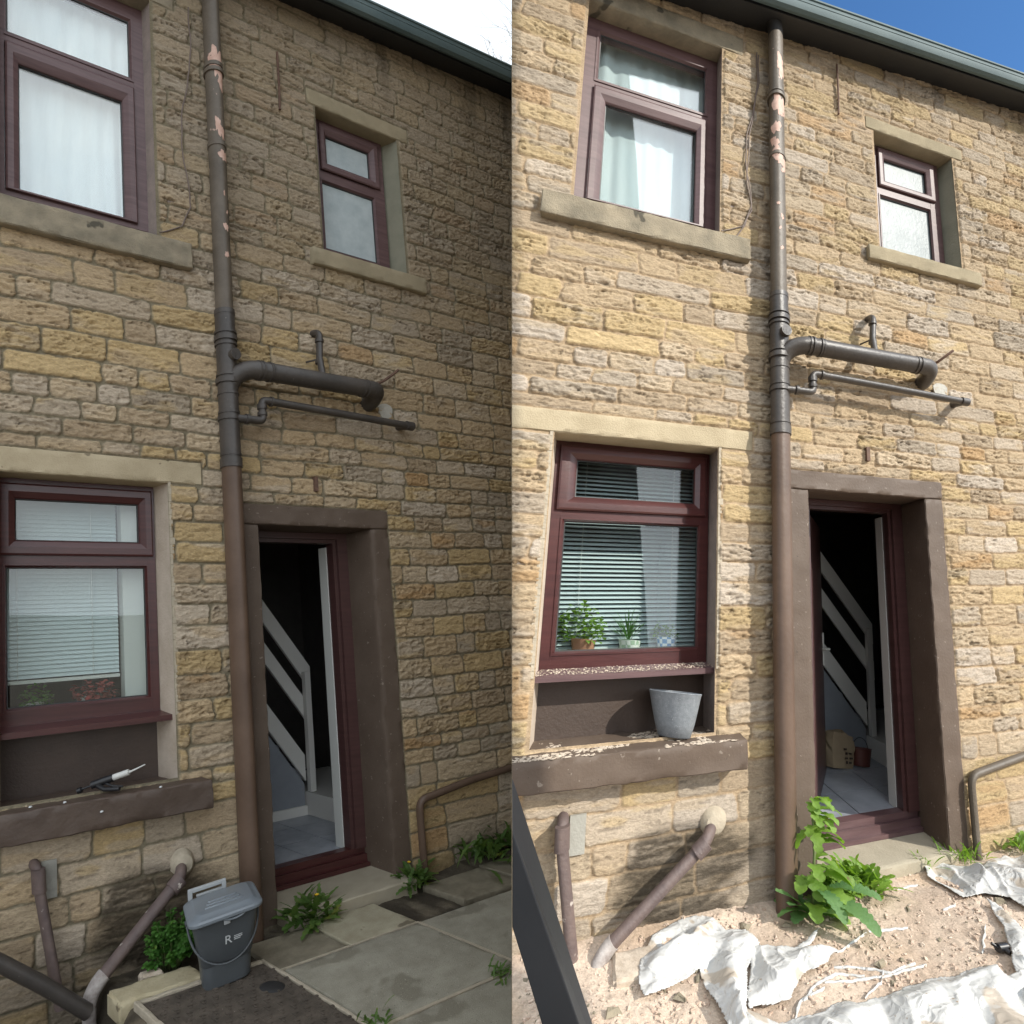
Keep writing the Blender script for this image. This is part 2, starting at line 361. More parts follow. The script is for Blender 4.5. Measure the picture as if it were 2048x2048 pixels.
M['pipe_peel'] = mat('bare_peeling_pipe', (0.48, 0.29, 0.22), 0.6, col2=(0.62, 0.42, 0.34), vscale=20, bump=0.3, bscale=70)
M['pipe_waste'] = mat('weathered_waste_pipe', (0.095, 0.068, 0.065), 0.6, col2=(0.16, 0.115, 0.10), vscale=9, bump=0.4, bscale=70, spots=[((0.42, 0.37, 0.33), 22, 0.67)])
M['pipe_pale'] = mat('pale_scuffed_pipe', (0.27, 0.23, 0.21), 0.7, col2=(0.48, 0.44, 0.41), vscale=25, bump=0.4, bscale=70)
M['black_iron'] = mat('black_iron', (0.025, 0.024, 0.024), 0.6, bump=0.3, bscale=80)
M['rust'] = mat('rusty_iron', (0.09, 0.05, 0.035), 0.8, col2=(0.16, 0.09, 0.06), vscale=30)
M['cable'] = mat('old_cable', (0.16, 0.12, 0.10), 0.7)
M['soffit'] = mat('black_eaves_board', (0.020, 0.021, 0.023), 0.6, bump=0.2, bscale=20)
M['gutter'] = mat('grey_green_gutter', (0.085, 0.125, 0.135), 0.7, spec=0.25, col2=(0.12, 0.165, 0.172), vscale=3)
M['slate'] = mat('roof_slate', (0.07, 0.075, 0.085), 0.7, col2=(0.10, 0.105, 0.115), vscale=3, bump=0.4, bscale=9)
M['render_wall'] = mat('inner_wall', (0.13, 0.118, 0.11), 0.9, var=0.1)
M['inner_grey'] = mat('understairs_panel', (0.26, 0.28, 0.31), 0.8, var=0.06)
M['inner_white'] = mat('white_gloss_wood', (0.72, 0.71, 0.67), 0.4)
M['tile'] = None
M['mortar_pale'] = mat('pale_mortar', (0.44, 0.38, 0.29), 0.95, var=0.12, vscale=20, bump=0.6, bscale=90)
M['caulk'] = mat('pointing_render', (0.42, 0.345, 0.27), 0.9, col2=(0.52, 0.44, 0.36), vscale=8, bump=0.5, bscale=60)
def tile_mat():
    m = mat('grey_floor_tile', (0.26, 0.28, 0.315), 0.35, spec=0.5, col2=(0.42, 0.44, 0.475), vscale=5, bump=0.1, bscale=30)
    return m
M['tile'] = tile_mat()
M['grout'] = mat('dark_grout', (0.055, 0.055, 0.06), 0.9)

# ------------------------------------------------------------------ the stone wall
COURSES = [-0.45, -0.30, -0.15, 0.005, 0.165, 0.305, 0.455, 0.60, 0.70, 0.785, 0.91, 1.035, 1.165, 1.30, 1.44, 1.575, 1.695, 1.81, 1.93, 2.05, 2.17, 2.276, 2.38,
           2.49, 2.595, 2.70, 2.80, 2.92, 3.04, 3.19, 3.33, 3.46, 3.61, 3.74, 3.86, 3.985, 4.10, 4.235, 4.365, 4.49, 4.62, 4.745, 4.87, 4.99, 5.115,
           5.24, 5.36, 5.485, 5.60, 5.72, 5.85, 5.98, 6.11, 6.25, 6.4]
# joints read off the wall (u, v)
_RF = np.array([[0.951142, -0.002295, -0.308745], [0.057688, 0.983684, 0.170406], [0.303316, -0.179891, 0.935756]])
_RT = np.array([1.41085, 2.09957, 2.86991])
def wall_uv(x, y):
    T = np.diag([1., -1., -1.]); Cc = T @ (-_RF.T @ _RT); Dd = T @ (_RF.T @ np.array([(x - 1487.272) / 912.31, (y - 1010.019) / 912.31, 1.0]))
    k = -Cc[2] / Dd[2]; q = Cc + k * Dd; return q[0], q[1]
_J = [(1024, 450, .2692, "450,50 265,130 940,300 1220,350 1735,490 540,330 1475,560 45,430 370,480 905,570 1275,650 1500,700 155,580 680,680 1140,790 1660,880 395,790 1100,910 1365,980 40,890 455,940 715,990 1055,1060 1290,1100 1725,1140 315,1065 595,1100 930,1165 1200,1190 1565,1240 125,1170 790,1270 1300,1320 590,1370 1065,1410 1350,1450 1610,1470 1555,290 1095,190"),
      (1540, 640, .2588, "360,60 1055,30 1385,120 1725,190 1535,260 1215,230 1385,380 1695,410 1615,510 1870,560 185,640 495,720 765,720 1080,790 1380,790 1730,740 1890,770 310,770 870,870 1125,890 1485,930 1620,860 1725,960 240,990 560,1010 810,1050 1240,1090 1465,1140 1720,1170 420,1090 1075,1200 1545,1350 1780,1370 1675,1470 1505,1590 1820,1610 1655,1720 1720,1840"),
      (1840, 1000, .388, "230,130 440,145 330,225 500,250 370,310 250,400 440,400 365,490 310,580 500,590 355,680 490,790 390,900 510,960 275,1000 415,1090 295,1220 400,1310 510,1180 465,1690"),
      (1024, 1480, .3106, "700,330 1065,280 1345,230 1035,490 735,740 610,980 1080,1050 510,800 455,560"),
      (1540, 0, .263, "290,480 400,600 590,750 635,600 765,740 975,730 1020,660 1220,910 1330,790 1435,910 1385,980 1505,770 1230,640 1615,850 1785,970 1680,1020 1580,1060 1775,1140 1790,1230 480,1200 1525,1330 1680,1240"),
      (1540, 300, .263, "410,480 380,700 360,930 795,1060 205,1010 1630,620 1470,320 1260,1120 1830,1180 1640,1230 1190,1260 370,1190 585,1200 1375,1430 1695,1480")]
def build_courses():
    rows = [[] for _ in COURSES[:-1]]
    for ox, oy, k, s in _J:
        for w in s.split():
            a, b = map(float, w.split(',')); u, v = wall_uv(ox + a * k, oy + b * k)
            for i in range(len(COURSES) - 1):
                if COURSES[i] <= v < COURSES[i + 1]: rows[i].append(u)
    rn = random.Random(11); out = []
    for i, r in enumerate(rows):
        low = COURSES[i] < 0.6; mn, mxl = (0.28, 0.62) if low else (0.17, 0.47)
        r = sorted(r); keep = []
        for u in r:
            if not keep or u - keep[-1] > 0.10: keep.append(u)
        allj = []; cur = -3.4 - rn.random() * 0.3
        pts = keep + [3.2]
        allj.append(cur)
        for nx in pts:
            while nx - cur > mxl + 0.14:
                step = rn.uniform(mn, mxl)
                if nx - (cur + step) < 0.13: step = (nx - cur) * 0.5
                cur += step; allj.append(cur)
            if nx < 3.2: cur = nx; allj.append(nx)
        while cur < 3.2: cur += rn.uniform(mn, mxl); allj.append(cur)
        out.append(np.array(allj))
    return out
JOINTS = build_courses()
PAL = np.array([[.52, .415, .265], [.55, .43, .225], [.50, .44, .345], [.44, .36, .25], [.50, .335, .165], [.58, .53, .445], [.40, .36, .29], [.55, .465, .33]])
PW = [.27, .16, .15, .11, .05, .09, .07, .10]

def stone_wall(s, parent, u0, u1, v0, v1, holes, tint, mort, foot_dark=0.0, res=0.0075, seed=3):
    hu = sorted({q for h in holes for q in h[0:2] if u0 < q < u1}); hv = sorted({q for h in holes for q in h[2:4] if v0 < q < v1})
    def axis(a, b, extra):
        t = np.arange(a, b + res, res)
        for e in extra: t[np.argmin(abs(t - e))] = e
        return np.unique(t)
    Ua, Va = axis(u0, u1, hu), axis(v0, v1, hv)
    Ug, Vg = np.meshgrid(Ua, Va)
    # wobble of the beds and joints
    wu = Ug + 0.010 * vnoise(Ug * 5, Vg * 14, 0, seed) + 0.004 * vnoise(Ug * 25, Vg * 40, 0, seed + 1)
    wv = Vg + 0.010 * vnoise(Ug * 2.3, Vg * 1.1, 0, seed + 2) + 0.0035 * vnoise(Ug * 22, Vg * 9, 0, seed + 3)
    ci = np.clip(np.searchsorted(COURSES, wv) - 1, 0, len(COURSES) - 2)
    Cc = np.array(COURSES); dv0 = wv - Cc[ci]; dv1 = Cc[ci + 1] - wv
    si = np.zeros_like(ci); du0 = np.zeros_like(wu); du1 = np.zeros_like(wu)
    for c in np.unique(ci):
        m = ci == c; J = JOINTS[c]; k = np.clip(np.searchsorted(J, wu[m]) - 1, 0, len(J) - 2)
        si[m] = k; du0[m] = wu[m] - J[k]; du1[m] = J[k + 1] - wu[m]
    sid = ci * 97 + si
    rs = np.random.RandomState(77); tab = rs.rand(97 * len(COURSES) + 97, 8)
    rv = tab[sid]
    # stone outline: distance to the nearest joint, corners rounded
    ex = np.minimum(du0, du1); ey = np.minimum(dv0, dv1)
    e = np.where((ex < 0.03) & (ey < 0.03), 0.03 - np.hypot(0.03 - np.clip(ex, 0, .03), 0.03 - np.clip(ey, 0, .03)), np.minimum(ex, ey))
    for a_, b_, c_, d_ in holes:      # mortar joint round every dressed stone
        ox = np.maximum(np.maximum(a_ - Ug, Ug - b_), 0); oy = np.maximum(np.maximum(c_ - Vg, Vg - d_), 0); e = np.minimum(e, np.hypot(ox, oy) - 0.003)
    e = e + 0.0018 * vnoise(Ug * 60, Vg * 60, 0, seed + 5)
    jw = 0.0030 + 0.0022 * (0.5 + 0.5 * vnoise(Ug * 3, Vg * 3, 0, seed + 6))
    ins = sst(jw, jw + 0.0050, e)
    # rock-faced relief: horizontal tooling, pits, each stone tilted a little
    sk = Ug + 0.5 * Vg * (rv[..., 2] - 0.2)
    tool = 1.0 - abs(fbm(sk * 10 + rv[..., 0] * 30, Vg * 46 + rv[..., 1] * 30 + 8 * Ug * (rv[..., 2] - 0.4), 4, seed + 9, 0.62)) * 2.2
    sk2 = sk + 0.02 * vnoise(Ug * 12, Vg * 30, 0, seed + 33)
    pits = sst(0.12, 0.48, fbm(sk2 * 11 + rv[..., 3] * 50, Vg * 66 + rv[..., 4] * 50 + 10 * Ug * (rv[..., 2] - 0.4), 5, seed + 21, 0.8)) * sst(-0.45, 0.15, fbm(Ug * 7, Vg * 12, 2, seed + 23))
    fine = fbm(sk * 44, Vg * 150, 3, seed + 27, 0.7)
    rough = np.where(Vg < 0.6, 0.45, 1.0) * (0.45 + 0.85 * rv[..., 5])
    h = ins * (0.0015 + 0.0045 * rv[..., 6] + rough * (0.0105 * tool - 0.0150 * pits + 0.0062 * fine) + 0.005 * (rv[..., 7] - 0.5) * (dv0 / 0.13 - 0.5) * 2)
    h = h + (1 - ins) * (-0.0015 - 0.002 * vnoise(Ug * 40, Vg * 40, 0, seed + 41))
    inset = np.zeros_like(e)
    # colour
    pk = np.searchsorted(np.cumsum(PW), rv[..., 0] * 0.9999); pk = np.clip(pk, 0, 7)
    pk2 = np.clip(np.searchsorted(np.cumsum(PW), rv[..., 3] * 0.9999), 0, 7)
    band = sst(0.0, 0.35, fbm(Ug * 5 + rv[..., 2] * 20, Vg * 22 + rv[..., 6] * 20, 3, seed + 51)) * 0.6
    PALM = (PAL * 0.76 + PAL.mean(0) * 0.24) * np.array([0.93, 0.885, 0.885])
    col = PALM[pk] * (1 - band[..., None]) + PALM[pk2] * band[..., None]
    col = col * (0.90 + 0.17 * rv[..., 1])[..., None] * (1 + 0.10 * fine)[..., None]
    hi = sst(3.0, 4.6, Vg + 0.3 * vnoise(Ug * 1.2, Vg * 1.2, 0, 5))[..., None]      # upper wall is greyer
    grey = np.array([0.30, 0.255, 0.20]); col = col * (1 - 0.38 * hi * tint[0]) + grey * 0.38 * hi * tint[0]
    lum = 1 - 0.42 * pits[..., None]; col = col * lum  # shade of the pits painted into the stone colour too
    mc = np.array(mort)[None, None] * (0.92 + 0.12 * vnoise(Ug * 18, Vg * 18, 0, seed + 61))[..., None]
    col = mc * (1 - ins[..., None]) + col * ins[..., None]
    # soot under the lower window; wall darker along its foot
    st = sst(-0.08, 0.50, fbm(Ug * 3.2, Vg * 4.5, 4, 71) + 1.35 * np.exp(-((Ug + 1.82) / 0.36) ** 2 - ((Vg - 0.06) / 0.26) ** 2) - 0.28) * sst(0.52, 0.30, Vg) * sst(-2.6, -2.25, Ug) * sst(-1.28, -1.42, Ug)
    stn = st * (0.6 + 0.4 * ins) * (0.62 + 0.38 * sst(-0.35, 0.3, fbm(Ug * 9, Vg * 60, 5, 83, 0.7) + 0.1))
    col = col * (1 - 0.88 * stn[..., None]) + np.array([0.045, 0.036, 0.026]) * 0.88 * stn[..., None]
    foot = sst(0.16, -0.10, Vg + 0.1 * vnoise(Ug * 4, Vg * 4, 0, 9)); col = col * (1 - foot_dark * foot[..., None])
    streak = sst(0.1, 0.5, fbm(Ug * 7, Vg * 0.8, 3, 91)) * sst(5.2, 5.9, Vg); col = col * (1 - 0.35 * streak[..., None])
    col = col * np.array(tint[1])
    # clip to the plot boundary by sliding the last column onto it
    us = -(s.o[0] + Vg * s.ev[0] + h * s.ed[0]) / s.eu[0] + 0.0006 * s.sign
    beyond = (Ug > us) if s.sign < 0 else (Ug < us)
    Uc = np.where(beyond, us, Ug)
    ny, nx = Ug.shape
    uc = 0.5 * (Ug[:-1, :-1] + Ug[1:, 1:]); vc = 0.5 * (Vg[:-1, :-1] + Vg[1:, 1:])
    keep = ~(beyond[:-1, :-1] & beyond[1:, :-1] & beyond[:-1, 1:] & beyond[1:, 1:])
    for a, b, c, d in holes: keep &= ~((uc > a + 0.007) & (uc < b - 0.007) & (vc > c + 0.007) & (vc < d - 0.007))
    idx = np.arange(ny * nx).reshape(ny, nx)
    q = np.stack([idx[:-1, :-1][keep], idx[:-1, 1:][keep], idx[1:, 1:][keep], idx[1:, :-1][keep]], 1)
    used = np.unique(q); remap = np.full(ny * nx, -1); remap[used] = np.arange(len(used)); q = remap[q]
    V3 = s.PA(np.stack([Uc.ravel(), Vg.ravel(), h.ravel()], 1))[used]
    colr = np.concatenate([np.clip(col, 0, 1).reshape(-1, 3), np.ones((ny * nx, 1))], 1)[used]
    return mesh('wall', V3, q, M['stone'], parent, smooth=True, attr=colr)

# ------------------------------------------------------------------ windows, door, pipes: shared by both houses
def lerp(a, b, t): return a + (b - a) * t
def window(s, house, kind, label=None):
    if kind == 'upper':
        O_ = (-2.612, -1.668, 3.955, 5.438); d = -0.10; mt = M['upvc_faded']
        panes = [(-2.505, -1.76, 4.94, 5.335), (-2.443, -1.82, 4.005, 4.768)]; sash = [1]; souts = {1: (-2.52, -1.745, 3.985, 4.875)}
        bar = (4.872, 4.945)
    elif kind == 'small':
        O_ = (-0.395, 0.315, 4.14, 5.20); d = -0.105; mt = M['upvc_faded']
        panes = [(-0.230, 0.185, 4.862, 5.078), (-0.283, 0.200, 4.20, 4.707)]; sash = [0]; souts = {0: (-0.295, 0.265, 4.795, 5.160)}
        bar = (4.715, 4.79)
    else:
        O_ = (-2.585, -1.672, 1.105, 2.40); d = -0.15; mt = M['upvc']
        panes = [(-2.466, -1.768, 2.064, 2.286), (-2.512, -1.737, 1.205, 1.922)]; sash = [0]; souts = {0: (-2.556, -1.690, 1.985, 2.365)}
        bar = (1.930, 1.985)
    w = boxp(s, 'window', (O_[0] - 0.02, O_[1] + 0.02, O_[2] - 0.02, O_[2] + 0.012, d - 0.07, d - 0.004), mt, house, clip=1)   # cill rail carries the rest
    if label: w['label'] = label
    # fixed outer frame with a crossbar
    fr = MB(); x0, x1, y0, y1 = O_
    lowp = panes[1]; upp = panes[0]
    li = min(lowp[0], upp[0]) - x0 - 0.018; ri = x1 - max(lowp[1], upp[1]) - 0.018
    fr.add(*box_vf(x0, x0 + li, y0, y1, d - 0.07, d)); fr.add(*box_vf(x1 - ri, x1, y0, y1, d - 0.07, d))
    bi = lowp[2] - y0 - 0.012; ti = y1 - upp[3] - 0.012
    fr.add(*box_vf(x0 + li, x1 - ri, y0, y0 + bi, d - 0.069, d - 0.001)); fr.add(*box_vf(x0 + li, x1 - ri, y1 - ti, y1, d - 0.069, d - 0.001))
    fr.add(*box_vf(x0 + li, x1 - ri, bar[0], bar[1], d - 0.069, d - 0.0015))
    part(s, 'frame', (fr.v, fr.f), mt, w, clip=1)
    for i, p in enumerate(panes):
        if i in sash:
            so_ = souts[i]; a = p[0] - so_[0]; b = so_[1] - p[1]; c = p[2] - so_[2]; e = so_[3] - p[3]
            v = []; f = []
            for t, dd in ((0, d - 0.002), (0, d + 0.014), (0.12, d + 0.019), (0.55, d + 0.019), (0.93, d + 0.004), (1.0, d - 0.002), (1.0, d - 0.03)):
                v += [(so_[0] + a * t, so_[2] + c * t, dd), (so_[1] - b * t, so_[2] + c * t, dd), (so_[1] - b * t, so_[3] - e * t, dd), (so_[0] + a * t, so_[3] - e * t, dd)]
            for k in range(6):
                for j in range(4): f.append((4 * k + j, 4 * k + (j + 1) % 4, 4 * k + 4 + (j + 1) % 4, 4 * k + 4 + j))
            part(s, 'sash', (v, f), mt, w, clip=1, ang=20)
        else:
            part(s, 'glazing_bead', ring_vf((p[0] - 0.020, p[1] + 0.020, p[2] - 0.020, p[3] + 0.020), [(0, d - 0.003), (0, d + 0.004), (0.010, d + 0.004), (0.020, d - 0.012), (0.0205, d - 0.03)]), mt, w, clip=1, ang=20)
        part(s, 'gasket', ring_vf(p, [(-0.001, d - 0.018), (0.0, d - 0.012), (0.005, d - 0.013), (0.006, d - 0.02)]), M['gasket'], w, clip=1, ang=20)
        g = box_vf(p[0] - 0.008, p[1] + 0.008, p[2] - 0.008, p[3] + 0.008, d - 0.026, d - 0.020)
        part(s, 'pane', g, (M['frost'] if s is L else M['frost_sun']) if kind == 'small' else (M['glass'] if kind == 'upper' else M['glass_low']), w, clip=1)
    return w

def house(s, name, label, T):
    h = empty(name, s.P(0, 0, 0), label, 'terraced house')
    sg = s.sign
    hl = [(-2.595, -1.645, 0.76, 2.413), (-3.3, -1.43, 2.393, 2.522), (-2.595, -1.655, 3.84, 5.46), (-2.80, -1.50, 5.44, 5.60), (-0.405, 0.392, 4.06, 5.208), (-0.468, 0.497, 5.188, 5.305),
          (-1.20, 0.0, -0.5, 2.298)]
    ur = 2.3 if sg < 0 else 2.15; ul = -3.6 if sg < 0 else -3.35
    core = MB(); ops = [(-2.605, -1.635, 0.74, 2.41), (-2.605, -1.645, 3.88, 5.46), (-0.415, 0.402, 4.09, 5.20), (-1.06, -0.139, -0.6, 2.19)]
    cu = sorted({ul, ur, *[q for o_ in ops for q in o_[:2]]}); cv = sorted({-0.6, 6.0, *[q for o_ in ops for q in o_[2:]]}); cv = [q for q in cv if -0.6 <= q <= 6.0]
    for a_, b_ in zip(cu[:-1], cu[1:]):
        for c_, d_ in zip(cv[:-1], cv[1:]):
            m1, m2 = (a_ + b_) / 2, (c_ + d_) / 2
            if not any(o_[0] < m1 < o_[1] and o_[2] < m2 < o_[3] for o_ in ops): core.add(*box_vf(a_, b_, c_, d_, -0.155, -0.016))
    part(s, 'wall_core', (core.v, core.f), M['mortar_core'], h, clip=1)
    boxp(s, 'side_wall', (ul, ul + 0.15, -0.6, 5.8, -3.5, -0.157) if sg < 0 else (ur - 0.15, ur, -0.6, 5.8, -3.5, -0.157), M['rubble'], h)
    stone_wall(s, h, ul, ur, -0.44, 6.05, hl, T['tint'], T['mortar'], T['foot_dark'])
    cl = 1
    def slab(n, b, m, amp=0.003, res=0.035, rnd=0.006, seed=1, parent=h):
        return part(s, n, slab_vf(*b, res, amp, seed, rnd), m, parent, clip=cl, ang=50)
    # dressed stone
    slab('lintel', (-2.80, -1.50, 5.44, 5.60, -0.20, 0.004), M['dressed_grey'])
    slab('lintel', (-0.468, 0.497, 5.188, 5.305, -0.20, 0.004), M['dressed_up'])
    slab('lintel', (-3.30, -1.43, 2.393, 2.522, -0.22, 0.005), M['dressed'])
    slab('door_lintel', (-1.20, 0.0, 2.174, 2.298, -0.29, 0.010), M['paint_brown'], 0.004)
    slab('door_jamb', (-0.149, 0.0, -0.20, 2.172, -0.29, 0.006), M['paint_brown'], 0.004)
    slab('door_jamb', (-1.20, -1.051, -0.20, 2.172, -0.29, 0.006), M['paint_brown'], 0.004)
    slab('sill', (-2.754, -1.46, 3.70, 3.86, -0.14, 0.056), M['dressed_grey'], 0.004)
    slab('sill', (-0.525, 0.535, 3.965, 4.085, -0.14, 0.045), M['dressed_up'], 0.002)
    slab('sill', (-3.30, -1.50, 0.605, 0.752, -0.26, 0.115), M['paint_brown'] if sg > 0 else M['paint_sill_dark'], 0.006)
    slab('step', (-1.06, -0.10, -0.20, -0.045, -0.40, T['step']), M['dressed_step'], 0.003)
    # reveals
    def rev(a, b, v0, v1, m, w=0.12):       # splayed reveal from (a, face) to (b, frame depth)
        side = 1 if a[0] in (-1.655, -1.645, 0.392) else -1
        v = [(a[0], v0, a[1]), (b[0], v0, b[1]), (b[0], v1, b[1]), (a[0], v1, a[1]), (a[0] + side * w, v0, a[1]), (b[0] + side * w, v0, b[1]), (b[0] + side * w, v1, b[1]), (a[0] + side * w, v1, a[1])]
        f = [(0, 1, 2, 3), (5, 4, 7, 6), (0, 4, 5, 1), (3, 2, 6, 7), (1, 5, 6, 2), (4, 0, 3, 7)]
        part(s, 'reveal', (v, f), m, h, clip=cl)
    for (x0, x1, y0, y1, x0b, x1b, dd, mm, mm2) in ((-2.595, -1.655, 3.86, 5.44, -2.602, -1.682, -0.16, M['caulk'], T['reveal_up']), (-0.405, 0.392, 4.08, 5.188, -0.39, 0.322, -0.16, M['dressed_up'], M['dressed_green']), (-2.595, -1.645, 0.75, 2.393, -2.583, -1.676, -0.21, M['caulk'], T['reveal_low'])):
        rev((x1, -0.004), (x1b, dd), y0, y1, mm2); rev((x0, -0.004), (x0b, dd), y0, y1, mm)
    # crumbly pointing where wall meets the lower window
    for uu, sd in ((-1.645, 1), (-2.595, -1)):
        mb = MB(); rr = random.Random(4)
        y = 1.10
        while y < 2.37:
            w = rr.uniform(0.010, 0.026); l = rr.uniform(0.03, 0.08)
            v_, f_ = box_vf(uu - 0.004 * sd, uu + w * sd, y, y + l - 0.002, -0.01, 0.003 + rr.uniform(0, 0.003)); mb.add(v_, f_); y += l
        part(s, 'pointing', (mb.v, mb.f), M['mortar_pale'], h, clip=cl)
    # boarded panel and plastic cill under the lower window
    boxp(s, 'apron_panel', (-3.2, -1.60, 0.70, 1.10, -0.24, -0.195), M['paint_dark'], h, clip=cl)
    v = [(-2.612, 1.118, -0.155), (-1.630, 1.118, -0.155), (-1.630, 1.100, -0.040), (-2.612, 1.100, -0.040), (-2.612, 1.080, -0.155), (-1.630, 1.080, -0.155), (-1.630, 1.070, -0.040), (-2.612, 1.070, -0.040)]
    part(s, 'window_cill', (v, [(0, 1, 2, 3), (7, 6, 5, 4), (0, 4, 5, 1), (3, 2, 6, 7), (1, 5, 6, 2), (4, 0, 3, 7)]), M['upvc'] if sg < 0 else M['upvc_faded'], h, clip=cl)
    window(s, h, 'upper'); window(s, h, 'small'); window(s, h, 'lower')
    # ---- door
    df = -0.28
    fr = MB(); fr.add(*box_vf(-1.051, -0.905, 0.072, 2.172, df - 0.07, df)); fr.add(*box_vf(-0.262, -0.150, 0.072, 2.172, df - 0.07, df)); fr.add(*box_vf(-0.905, -0.262, 2.105, 2.171, df - 0.069, df - 0.001))
    fr.add(*box_vf(-0.235, -0.150, 0.072, 2.172, df + 0.001, df + 0.022)); fr.add(*box_vf(-0.930, -0.236, 2.13, 2.172, df + 0.001, df + 0.022))
    part(s, 'door_frame', (fr.v, fr.f), M['upvc_dark'], h)
    tb = MB(); tb.add(*box_vf(-1.051, -0.149, -0.043, 0.030, df - 0.07, df + 0.022)); tb.add(*box_vf(-1.051, -0.149, 0.031, 0.072, df - 0.07, df)); tb.add(*box_vf(-1.051, -0.149, -0.043, -0.018, df + 0.023, df + 0.05))
    part(s, 'threshold', (tb.v, tb.f), M['upvc_faded'] if sg > 0 else M['upvc'], h)
    boxp(s, 'door_lining', (-0.268, -0.238, 0.062, 2.085, df - 0.155, df - 0.072), M['white_pvc'], h)
    a = np.array([-0.895, -0.37]); b = np.array([-0.425, -1.10]); t = (b - a) / np.linalg.norm(b - a); nn = np.array([t[1], -t[0]]) * 0.02
    v = [(p[0], y, p[1]) for y in (0.072, 2.09) for p in (a - nn, b - nn, b + nn, a + nn)]
    dr = part(s, 'door', (v, [(0, 3, 2, 1), (4, 5, 6, 7), (0, 1, 5, 4), (1, 2, 6, 5), (2, 3, 7, 6), (3, 0, 4, 7)]), M['upvc_dark'], h)
    if sg > 0:
        c = b - t * 0.02
        hb = MB(); hb.add(*box_vf(c[0] - 0.016, c[0] + 0.020, 0.90, 1.17, c[1] + 0.012, c[1] + 0.028))
        v_, f_ = tube_vf([np.array([c[0], 1.04, c[1] + 0.03]), np.array([c[0] + 0.02, 1.04, c[1] + 0.06]), np.array([c[0] + 0.055, 1.035, c[1] + 0.06])], 0.012, 10); hb.add(v_, f_)
        part(s, 'handle', (hb.v, hb.f), M['inner_white'], dr)
    # ---- hall inside: closed room, tiled floor, stair with boarded balustrade
    boxp(s, 'hall_wall', (-1.30, -1.22, 0.0, 2.5, -2.9, -0.36), M['render_wall'], h)
    boxp(s, 'hall_wall', (1.35, 1.43, 0.0, 2.5, -2.9, -0.36), M['render_wall'], h)
    boxp(s, 'hall_wall', (-1.30, 1.43, 0.0, 2.5, -3.0, -2.905), M['render_wall'], h)
    boxp(s, 'hall_wall', (-0.145, 1.35, 0.0, 2.5, -0.40, -0.352), M['render_wall'], h)
    boxp(s, 'hall_wall', (-1.22, -0.91, 0.0, 2.5, -0.40, -0.352), M['render_wall'], h)
    boxp(s, 'ceiling', (-1.30, 1.43, 2.5, 2.56, -3.0, -0.30), M['render_wall'], h)
    boxp(s, 'tiled_floor', (-1.22, 1.35, 0.0, 0.052, -2.9, -0.352), M['grout'], h)
    tl = MB(); a45 = 0.0
    for i in range(-2, 12):
        for j in range(0, 9):
            x = -1.215 + 0.335 * i + (0.0); y = -0.362 - 0.335 * j
            x0, x1 = max(x + 0.004, -1.22), min(x + 0.331, 1.35)
            if x1 - x0 < 0.02 or y - 0.33 < -2.95: continue
            tl.add(*box_vf(x0, x1, 0.053, 0.0605, y - 0.331, y - 0.004))
    part(s, 'floor_tiles', (tl.v, tl.f), M['tile'], h)
    st = MB(); dd = -1.28
    sl_ = lambda u, off: off - 1.285 * (u - 0.12)
    st.add([(u, y, z) for z in (dd - 0.03, dd) for u, y in ((-1.22, 0.062), (0.10, 0.062), (0.10, 0.30), (-1.22, 0.30 + 1.32 * 1.285))], [(0, 1, 2, 3), (7, 6, 5, 4), (0, 4, 5, 1), (1, 5, 6, 2), (2, 6, 7, 3), (3, 7, 4, 0)])
    stair = part(s, 'staircase', (st.v, st.f), M['inner_grey'], h)
    for off, w in ((1.32, 0.185), (0.98, 0.165), (0.50, 0.20)):
        ue = 0.20 if off > 0.5 else 0.10
        v = [(u, sl_(u, off) - q, z) for z in (dd + 0.002, dd + 0.028) for u, q in ((-1.2, w), (ue, w), (ue, 0), (-1.2, 0))]
        part(s, 'stair_board', (v, [(0, 1, 2, 3), (7, 6, 5, 4), (0, 4, 5, 1), (1, 5, 6, 2), (2, 6, 7, 3), (3, 7, 4, 0)]), M['inner_white'], stair)
    boxp(s, 'newel_post', (0.112, 0.165, 0.245, 1.18, dd + 0.03, dd + 0.075), M['inner_white'], stair)
    boxp(s, 'bottom_step', (0.112, 0.90, 0.062, 0.238, -2.0, -0.93), M['inner_white'], stair)
    sb = MB(); sb.add(*box_vf(-1.2, 0.108, 0.062, 0.135, dd + 0.002, dd + 0.018)); part(s, 'skirting', (sb.v, sb.f), M['inner_white'], stair)
    rs_ = MB()
    for k in range(9):
        x = 0.10 - 0.20 * k; rs_.add(*box_vf(x - 0.20, x, 0.062, 0.24 + 0.19 * (k + 1), -2.2, dd - 0.035))
    part(s, 'stair_treads', (rs_.v, rs_.f), M['inner_grey'], stair)
    # dark rooms behind the windows
    for b in ((-3.2, -1.45, 0.9, 2.7, -2.2), (-3.2, -1.35, 3.6, 5.7, -2.2), (-0.6, 0.6, 3.9, 5.5, -1.4)):
        x0, x1, y0, y1, zz = b; mb = MB()
        for q in ((x0, x1, y0, y1, zz - 0.05, zz), (x0, x0 + 0.05, y0, y1, zz, -0.24), (x1 - 0.05, x1, y0, y1, zz, -0.24), (x0 + 0.05, x1 - 0.05, y0, y0 + 0.05, zz, -0.24), (x0 + 0.05, x1 - 0.05, y1 - 0.05, y1, zz, -0.24)): mb.add(*box_vf(*q))
        part(s, 'room_shell', (mb.v, mb.f), M['room'], h, clip=cl)
    # ---- eaves, gutter, roof
    g0, g1 = T['gut']                    # top of gutter v = g0 + g1*u at d = 0.25
    gt = lambda u: g0 + g1 * u
